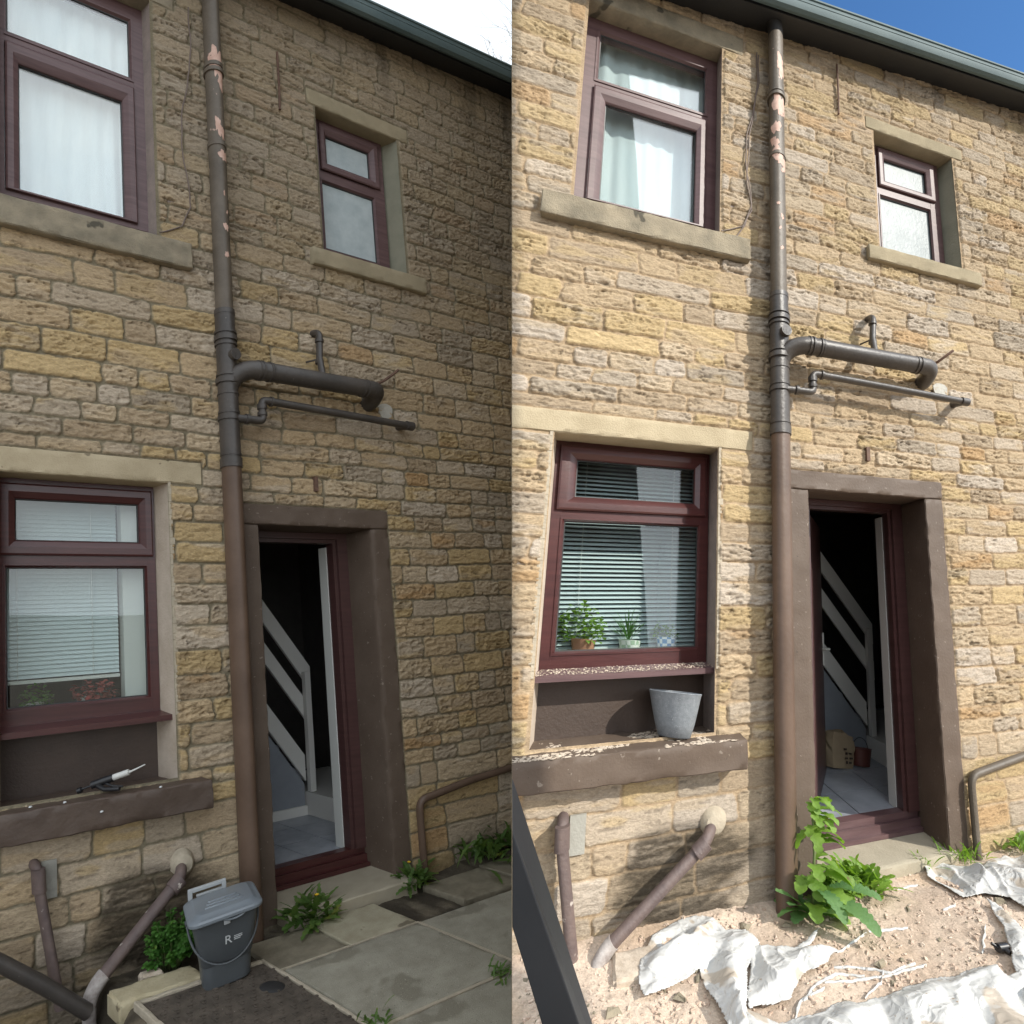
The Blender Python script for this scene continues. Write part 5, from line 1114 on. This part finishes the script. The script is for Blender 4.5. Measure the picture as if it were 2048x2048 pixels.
# cover with its pale mortar border
M['cover'] = mat('dirty_brown_cover', (0.060, 0.048, 0.037), 0.8, col2=(0.125, 0.10, 0.078), vscale=9, bump=0.8, bscale=45, spots=[((0.30, 0.27, 0.22), 60, 0.745)])
mc = empty('manhole_cover', L.P(-1.75, -0.10, 0.8), 'large dirty brown drain cover with a raised grid and a pale mortar edge', 'drain cover')
part(L, 'plate', slab_vf(-2.075, -1.425, -0.14, -0.1015, 0.42, 1.30, 0.04, 0.002, 5, 0.004), M['cover'], mc, clip=1)
gb = MB()
for i in range(20):
    for j in range(15):
        if (i + j) % 2: continue
        x = -2.06 + 0.0325 * i; z = 0.435 + 0.058 * j; gb.add(*box_vf(x + 0.003, x + 0.029, -0.105, -0.096, z + 0.016, z + 0.030))
        gb.add(*box_vf(x + 0.003, x + 0.013, -0.105, -0.0965, z + 0.034, z + 0.054))
part(L, 'tread_pattern', (gb.v, gb.f), M['cover'], mc, clip=1)
bd = MB()
for b in ((-2.105, -2.078, 0.392, 1.30), (-2.077, -1.424, 0.392, 0.417), (-1.422, -1.402, 0.392, 1.30)): bd.add(*slab_vf(b[0], b[1], -0.14, -0.094, b[2], b[3], 0.03, 0.004, 4, 0.004))
part(L, 'mortar_border', (bd.v, bd.f), M['mortar_pale'], mc, clip=1)
v_, f_ = lathe_vf([(0.0, 0.006), (0.04, 0.008), (0.055, 0.0), (0.06, -0.004)], 18)
part(L, 'lifting_eye', ([(-1.53 + a, -0.098 + c * 0.6, 0.66 + b) for a, b, c in v_], f_), M['black_iron'], mc)
M['cream'] = mat('cream_sandstone_block', (0.40, 0.335, 0.21), 0.93, col2=(0.52, 0.45, 0.30), vscale=8, bump=0.6, bscale=60, spots=[((0.20, 0.16, 0.10), 9, 0.66)])
def blockt(label, b, m, sd): 
    o = mesh('stone_block', L.PA(slab_vf(*b, 0.03, 0.006, sd, 0.012)[0]), slab_vf(*b, 0.03, 0.006, sd, 0.012)[1], m, loc=L.P((b[0] + b[1]) / 2, b[2], (b[4] + b[5]) / 2)); auto_smooth(o, 50); return tag(o, label, 'stone block')
blockt('long cream sandstone block edging the drain beside the cover', (-2.165, -1.72, -0.20, -0.092, 0.215, 0.375), M['cream'], 21)
blockt('pinkish brick fragment lying against the wall end of the cream block', (-1.98, -1.86, -0.135, -0.085, 0.150, 0.205), M['plaster'], 23)
# fat dark hose-like pipe slanting down into the drain from the left
tv = tube_vf([np.array(p, float) for p in ((-2.95, 0.38, 0.22), (-2.62, 0.135, 0.20), (-2.45, 0.005, 0.20), (-2.285, -0.135, 0.20), (-2.25, -0.165, 0.20))], 0.038, 22)
o = mesh('drain_hose', L.PA(tv[0]), tv[1], M['pipe_grey'], clip=0, loc=L.P(-2.4, -0.1, 0.2)); auto_smooth(o); tag(o, 'fat dark grey pipe slanting down into the drain at the lower left corner', 'pipe')
# sealant gun on the sill
GB = (-2.045, 0.760, -0.01)
gun = empty('caulking_gun', L.P(*GB), 'black caulking gun with a white nozzle lying on the dark brown sill', 'caulking gun')
gp = lambda n, vf, m, **k: rigp(L, n, GB, vf, m, gun, 1.0, 0.30, **k)
M['blackp'] = mat('black_plastic', (0.018, 0.018, 0.02), 0.35); M['whitep'] = mat('white_cartridge', (0.60, 0.60, 0.57), 0.45)
gp('cartridge', tube_vf([(-0.03, 0, 0.058), (0.115, 0, 0.088)], 0.019, 18), M['whitep'])
gp('nozzle', tube_vf([(0.115, 0, 0.088), (0.130, 0, 0.091), (0.205, 0, 0.118)], [0.010, 0.006, 0.0035], 12), M['whitep'])
gp('cradle', tube_vf([(-0.085, 0, 0.046), (-0.01, 0, 0.062), (0.03, 0, 0.070)], [0.023, 0.0245, 0.023], 16), M['blackp'])
gp('grip', tube_vf([(-0.05, 0.012, 0.040), (0.0, 0.05, 0.020), (0.085, 0.075, 0.016)], [0.015, 0.014, 0.013], 12), M['blackp'])
gp('trigger', tube_vf([(-0.01, 0.01, 0.045), (0.04, 0.04, 0.03), (0.095, 0.05, 0.02)], [0.007, 0.006, 0.006], 10), M['blackp'])
gp('rod', tube_vf([(-0.145, 0, 0.030), (-0.08, 0, 0.046)], 0.006, 8), M['blackp'])
gp('end_cap', tube_vf([(-0.160, 0, 0.024), (-0.140, 0, 0.030)], 0.018, 14), M['blackp'])
for i, (u_, d_, v_) in enumerate(((-2.46, 0.05, 0.755), (-2.30, 0.075, 0.755), (-1.80, 0.10, 0.755), (-2.13, 0.118, 0.69))):
    a, f_ = lathe_vf([(0.0, 0.006), (0.006, 0.005), (0.009, 0.001), (0.009, -0.002)], 10)
    mesh('filler_blob', L.rig((u_, v_, d_), a, 1.0), f_, M['print'], HL, smooth=True)

# ------------------------------------------------------------------ right yard and hall
PB = (-1.872, 0.757, -0.028)
M['pot_grey'] = mat('speckled_grey_pot', (0.17, 0.19, 0.21), 0.55, col2=(0.24, 0.26, 0.28), vscale=60, bump=0.25, bscale=180, spots=[((0.40, 0.42, 0.43), 190, 0.66)])
pot = empty('plant_pot', R.P(*PB), 'empty grey speckled plastic plant pot standing on the brown window sill', 'plant pot')
prof_ = [(0.0, 0.0), (0.066, 0.0), (0.072, 0.004), (0.088, 0.06), (0.103, 0.13), (0.114, 0.185), (0.118, 0.194), (0.114, 0.197), (0.109, 0.190), (0.097, 0.13), (0.085, 0.07), (0.0, 0.06)]
rigp(R, 'pot', PB, lathe_vf(prof_, 56), M['pot_grey'], pot, 1.0, 0, 60)
v_, f_ = lathe_vf([(0.0, 0.150), (0.06, 0.153), (0.099, 0.148), (0.099, 0.14)], 30); rigp(R, 'grit', PB, ([(a, b, c + 0.006 * vnoise(a * 60, b * 60, 0, 3)) for a, b, c in v_], f_), M['plaster'], pot)
# leaning metal post at the near left corner
def pix(x, y, z): return c2w([(x - 1024) / 1200 * z, (y - 1024) / 1200 * z, z]) + np.array([0, 0, H_EYE])
def barpt(y, z=1.16):
    fl = pix(884 + 0.307 * (y - 1400), y, z); fr_ = pix(933 + 0.347 * (y - 1400), y, z); br_ = pix(975 + 0.325 * (y - 1400), y, z + 0.09); return [fl, fr_, br_, fl + (br_ - fr_)]
v = barpt(1420) + barpt(2290)
M['bar'] = mat('dark_painted_metal', (0.022, 0.026, 0.032), 0.45, spec=0.5, col2=(0.032, 0.036, 0.042), vscale=5, bump=0.05, bscale=40)
o = mesh('metal_post', v, [(0, 1, 2, 3), (7, 6, 5, 4), (0, 4, 5, 1), (1, 5, 6, 2), (2, 6, 7, 3), (3, 7, 4, 0)], M['bar'], clip=1, loc=pix(1100, 2290, 1.2)); tag(o, 'dark square metal post leaning across the near corner of the sandy yard', 'post')
m = o.modifiers.new('bevel', 'BEVEL'); m.width = 0.003; m.segments = 2
# lump of broken black plastic on the sand
u_, d_ = z6(1848, 1148); bl = empty('plastic_fitting', R.P(u_, -0.1, d_), 'small broken black plastic fitting lying on the sand', 'fitting')
for a, b, r_ in (((-0.02, 0, 0.018), (0.022, 0.004, 0.022), 0.016), ((0.0, 0, 0.02), (0.004, 0.03, 0.012), 0.009), ((-0.02, 0, 0.02), (-0.035, -0.012, 0.03), 0.006)):
    rigp(R, 'elbow' if r_ > 0.01 else 'spigot', (u_, -0.095, d_), tube_vf([a, b], r_, 12), M['blackp'], bl)
# buried slab corner and stones by the waste outlet
def blockr(label, b, m, sd):
    a = slab_vf(*b, 0.03, 0.006, sd, 0.012); o = mesh('stone_block', R.PA(a[0]), a[1], m, loc=R.P((b[0] + b[1]) / 2, b[2], (b[4] + b[5]) / 2)); auto_smooth(o, 50); return tag(o, label, 'stone block')
blockr('sandy stone slab edge half buried beside the pale waste outlet', (-2.155, -1.95, -0.20, -0.086, 0.13, 0.30), M['plaster'], 33)
# paper sack and brown bucket in the hall
M['sack'] = mat('brown_paper_sack', (0.30, 0.225, 0.14), 0.85, col2=(0.38, 0.29, 0.18), vscale=6, bump=0.4, bscale=25)
SB = (-0.275, 0.062, -1.13); sack = empty('paper_sack', R.P(*SB), 'crumpled brown paper sack standing open on the hall floor tiles', 'sack')
secs = []
for i in range(16):
    t = i / 15; w_ = 0.17 + 0.03 * math.sin(t * 3.1); p_ = []
    for j in range(40):
        a = 2 * math.pi * j / 40; c_, s_ = math.cos(a), math.sin(a); q = 1 / max(abs(c_), abs(s_)) ** 0.75
        n_ = 1 + 0.10 * (0.3 + t) * float(vnoise(np.array(c_ * 2.2 + t * 3), np.array(s_ * 2.2 + t * 6), 0, 4))
        p_.append((w_ / 2 * c_ * q * n_, 0.05 * s_ * q * n_ * (1 + 0.3 * t)))
    secs.append((p_, 0.235 * t + 0.0))
v_, f_ = loft(secs, (True, False)); v_ = [(a, b, c + (0.03 * float(vnoise(np.array(a * 20), np.array(b * 20), 0, 6)) if c > 0.2 else 0)) for a, b, c in v_]
rigp(R, 'sack', SB, (v_, f_), M['sack'], sack, 1.0, 0.1, 25)
mk = MB()
for i, (x, z, w_, h_) in enumerate(((-0.01, 0.125, 0.022, 0.012), (0.005, 0.095, 0.012, 0.016), (0.03, 0.098, 0.02, 0.010), (0.0, 0.065, 0.018, 0.012), (0.035, 0.066, 0.024, 0.012), (0.004, 0.035, 0.014, 0.018), (0.03, 0.036, 0.018, 0.014))):
    mk.add(*box_vf(x, x + w_, 0.066, 0.072, z, z + h_))
rigp(R, 'print_marks', SB, (mk.v, mk.f), M['paint_dark'], sack, 1.0, 0.1)
BK = (-0.075, 0.062, -1.10); bk = empty('bucket', R.P(*BK), 'dark red brown bucket beside the paper sack in the hall', 'bucket')
M['bucket'] = mat('dull_red_plastic', (0.12, 0.04, 0.03), 0.5)
rigp(R, 'bucket', BK, lathe_vf([(0.0, 0), (0.055, 0), (0.07, 0.12), (0.074, 0.12), (0.068, 0.115), (0.05, 0.01)], 28), M['bucket'], bk)
rigp(R, 'bail', BK, tube_vf([(0.07 * math.cos(t), 0.0, 0.12 + 0.07 * math.sin(t)) for t in np.linspace(0, math.pi, 14)], 0.0022, 6), M['black_iron'], bk)

# ------------------------------------------------------------------ blinds, curtains, sill plants
def blind(s, label, u0, u1, vt, vb, pitch, tilt, d=-0.335):
    r = empty('venetian_blind', s.P((u0 + u1) / 2, vb, d), label, 'blind'); mb = MB(); v_ = vt
    while v_ > vb:
        hw = 0.0155; a, b = hw * math.sin(tilt), hw * math.cos(tilt)
        mb.v += [(u0, v_ + a, d - b), (u1, v_ + a, d - b), (u1, v_ + 0.0016, d), (u0, v_ + 0.0016, d), (u1, v_ - a, d + b), (u0, v_ - a, d + b)]
        n_ = len(mb.v) - 6; mb.f += [(n_, n_ + 1, n_ + 2, n_ + 3), (n_ + 3, n_ + 2, n_ + 4, n_ + 5)]; v_ -= pitch
    part(s, 'slats', (mb.v, mb.f), M['blind'], r, clip=1, ang=60)
    boxp(s, 'bottom_rail', (u0, u1, vb - 0.022, vb - 0.004, d - 0.012, d + 0.012), M['white_pvc'], r, clip=1)
    cd = MB()
    for x in (lerp(u0, u1, 0.2), lerp(u0, u1, 0.78)): cd.add(*tube_vf([np.array([x, vt + 0.02, d + 0.017]), np.array([x, vb, d + 0.017])], 0.0014, 5))
    part(s, 'ladder_cords', (cd.v, cd.f), M['white_pvc'], r, clip=1); return r
blind(L, 'closed pale blind hanging part way down the shaded kitchen window', -2.56, -1.835, 2.34, 1.335, 0.0235, 1.15)
blind(R, 'pale slatted blind fully lowered in the sunlit kitchen window', -2.60, -1.66, 2.34, 1.20, 0.0265, 0.62)
boxp(L, 'inner_reveal', (-1.815, -1.66, 1.17, 2.40, -0.36, -0.30), M['white_pvc'], HL)
for s, h in ((L, HL), (R, HR)):
    boxp(s, 'window_board', (-2.64, -1.62, 1.13, 1.165, -0.60, -0.222), M['white_pvc'], h, clip=1)
def curtain(s, label, seed):
    n_ = 160; us = np.linspace(-2.62, -1.66, n_); vv = []; ff = []
    vs_ = np.linspace(3.90, 5.64, 14)
    for i, y in enumerate(vs_):
        for u_ in us:
            ph = u_ * 27 + 2.2 * math.sin(u_ * 7 + seed) ; dd = -0.215 + 0.012 * math.sin(ph + 0.6 * math.sin(u_ * 17)) * (0.55 + 0.45 * math.sin(u_ * 11 + seed)) + 0.004 * math.sin(u_ * 63 + y)
            vv.append((u_, y, dd))
    for i in range(13):
        for j in range(n_ - 1): a = i * n_ + j; ff.append((a, a + 1, a + n_ + 1, a + n_))
    o = mesh('curtain', s.PA(vv), ff, M['curtain'], smooth=True, clip=s.sign, fill=False, loc=s.P(-2.1, 5.5, -0.36)); tag(o, label, 'curtain')
curtain(L, 'white net curtain with soft folds in the upstairs window of the shaded house', 1.0)
curtain(R, 'white net curtain drawn across the upstairs window of the sunlit house', 4.0)
for s, lab in ((L, 'shaded'), (R, 'sunlit')):
    boxp(s, 'privacy_board', (-0.45, 0.45, 4.12, 5.30, -0.26, -0.24), M['white_pvc'], HL if s is L else HR)
def potted(s, u_, pot_r, pot_h, mt, label, seed, leaf, hgt, rad, nst, lm, taper=0.8, cat='potted plant', d=-0.275, grassy=False):
    b = (u_, 1.166, d); r = empty('potted_plant', s.P(*b), label, cat)
    rigp(s, 'pot', b, lathe_vf([(0.0, 0), (pot_r * taper, 0), (pot_r, pot_h), (pot_r * 0.93, pot_h), (pot_r * 0.85, pot_h * 0.8), (0, pot_h * 0.8)], 28), mt, r, 1.0, 0, 50)
    rr = random.Random(seed); mb = MB(); b0 = s.P(u_, 1.166, d) + np.array([0, 0, pot_h * 0.85])
    for i in range(nst):
        if grassy: blade(mb, b0, rr.uniform(0, 6.28), rr.uniform(0.7, 1.5), hgt * rr.uniform(0.6, 1.1), 0.0022, 0.5, 1, 0, n=6, rr=rr); continue
        a = rr.uniform(0, 6.28); q = math.sqrt(rr.random()) * rad; p = b0 + np.array([math.cos(a) * q, math.sin(a) * q * 0.6, hgt * rr.random() * (1 - 0.5 * (q / rad) ** 2)])
        blade(mb, p, a + rr.uniform(-1, 1), rr.uniform(-0.3, 0.9), leaf * rr.uniform(0.7, 1.3), leaf * 0.42, 0.9, 1, 0.1, n=5, rr=rr)
    mesh('leaves', mb.v, mb.f, lm, r, smooth=True); return r
def check_mat(name, c1, c2):
    m = bpy.data.materials.new(name); m.use_nodes = True; t = m.node_tree; n = t.nodes; ch = n.new('ShaderNodeTexChecker'); ch.inputs['Scale'].default_value = 46
    ch.inputs['Color1'].default_value = (*c1, 1); ch.inputs['Color2'].default_value = (*c2, 1); tcn = n.new('ShaderNodeTexCoord'); t.links.new(tcn.outputs['Object'], ch.inputs['Vector']); t.links.new(ch.outputs[0], n['Principled BSDF'].inputs['Base Color'])
    n['Principled BSDF'].inputs['Roughness'].default_value = 0.35; return m
M['terra'] = mat('terracotta', (0.42, 0.20, 0.12), 0.8, var=0.1); M['chg'] = check_mat('green_white_check', (0.40, 0.52, 0.38), (0.75, 0.76, 0.70)); M['chb'] = check_mat('blue_white_check', (0.04, 0.22, 0.50), (0.75, 0.78, 0.80))
potted(R, -2.37, 0.06, 0.075, M['terra'], 'bushy green herb in a terracotta pot, leftmost on the sunlit window board', 3, 0.028, 0.19, 0.105, 260, M['leafA'])
potted(R, -2.11, 0.055, 0.065, M['chg'], 'wispy plant in a pale green checked pot, middle of the sunlit window board', 4, 0.02, 0.17, 0.05, 60, M['leafC'], grassy=True)
potted(R, -1.895, 0.048, 0.072, M['chb'], 'small leafy plant in a blue and white checked pot on the sunlit window board', 5, 0.024, 0.105, 0.055, 60, M['leafA'])
potted(L, -2.345, 0.055, 0.055, M['whitep'], 'green herb in a white pot on the shaded window board', 6, 0.03, 0.13, 0.085, 150, M['leafC'])
M['redleaf'] = mat('dull_red_leaf', (0.30, 0.05, 0.045), 0.6, col2=(0.20, 0.045, 0.035), vscale=30)
potted(L, -2.03, 0.058, 0.065, M['whitep'], 'red leaved arching plant in a white pot on the shaded window board', 7, 0.045, 0.10, 0.13, 110, M['redleaf'])
b = (-1.79, 1.166, -0.262); cd_ = empty('ornament', L.P(*b), 'small white shell shaped ornament at the right end of the shaded window board', 'ornament')
rigp(L, 'shell', b, lathe_vf([(0.05, 0.0), (0.052, 0.012), (0.038, 0.035), (0.018, 0.048), (0.0, 0.05)], 22), M['whitep'], cd_, 1.0, 0, 60)

# bare twigs of a tree standing behind the houses
rr = random.Random(12); mb = MB(); mbt = MB()
def branch(p, d, ln, r, lev, out):
    if lev == 0 or ln < 0.12: return
    n_ = 4; pts = [p]; q = p.copy()
    for i in range(n_):
        d = d + np.array([rr.gauss(0, .16), rr.gauss(0, .16), rr.gauss(0, .12) + 0.03]); d /= np.linalg.norm(d); q = q + d * ln / n_; pts.append(q.copy())
    v_, f_ = tube_vf(pts, [r * (1 - 0.45 * i / n_) for i in range(n_ + 1)], 6 if lev < 5 else 10); out.add(v_, f_)
    for k_ in range(3 if lev > 2 else 3):
        t = rr.uniform(0.35, 1.0); pp = pts[min(n_, int(t * n_) + 0)]; a = rr.uniform(0, 6.28); sp_ = rr.uniform(0.45, 0.95)
        nd_ = d + sp_ * np.array([math.cos(a), math.sin(a), rr.uniform(-0.3, 0.5)]); nd_ /= np.linalg.norm(nd_); branch(pp, nd_, ln * rr.uniform(0.55, 0.8), r * 0.55, lev - 1, mb)
TX = np.array([0.45, 10.0, 0.4]); tr = empty('bare_tree', TX, 'leafless tree with thin grey twigs showing above the shaded roof', 'tree')
v_, f_ = tube_vf([TX, TX + np.array([0.1, 0, 5]), TX + np.array([0.0, 0, 9.0]), TX + np.array([-0.1, 0, 12.4])], [0.26, 0.20, 0.14, 0.10], 14); mbt.add(v_, f_)
for k_ in range(5):
    hgt = 6.5 + 0.62 * k_; a = k_ * 2.4 + (0.4 if k_ % 2 else 0)
    branch(TX + np.array([0, 0, min(hgt + 1.2, 12.4)]), np.array([math.cos(a) * 0.8 - 0.12, math.sin(a) * 0.8, 0.75]) / 1.1, 1.5, 0.035, 5, mb)
branch(TX + np.array([0, 0, 11.0]), np.array([-0.20, -0.05, 0.97]), 1.7, 0.018, 5, mb); branch(TX + np.array([0, 0, 10.4]), np.array([-0.24, -0.1, 0.96]), 1.8, 0.020, 5, mb)
M['bark'] = mat('grey_bark', (0.16, 0.14, 0.125), 0.9, var=0.2, bump=0.5, bscale=30)
mesh('trunk', mbt.v, mbt.f, M['bark'], tr, smooth=True); mesh('crown', mb.v, mb.f, M['bark'], tr, smooth=True)
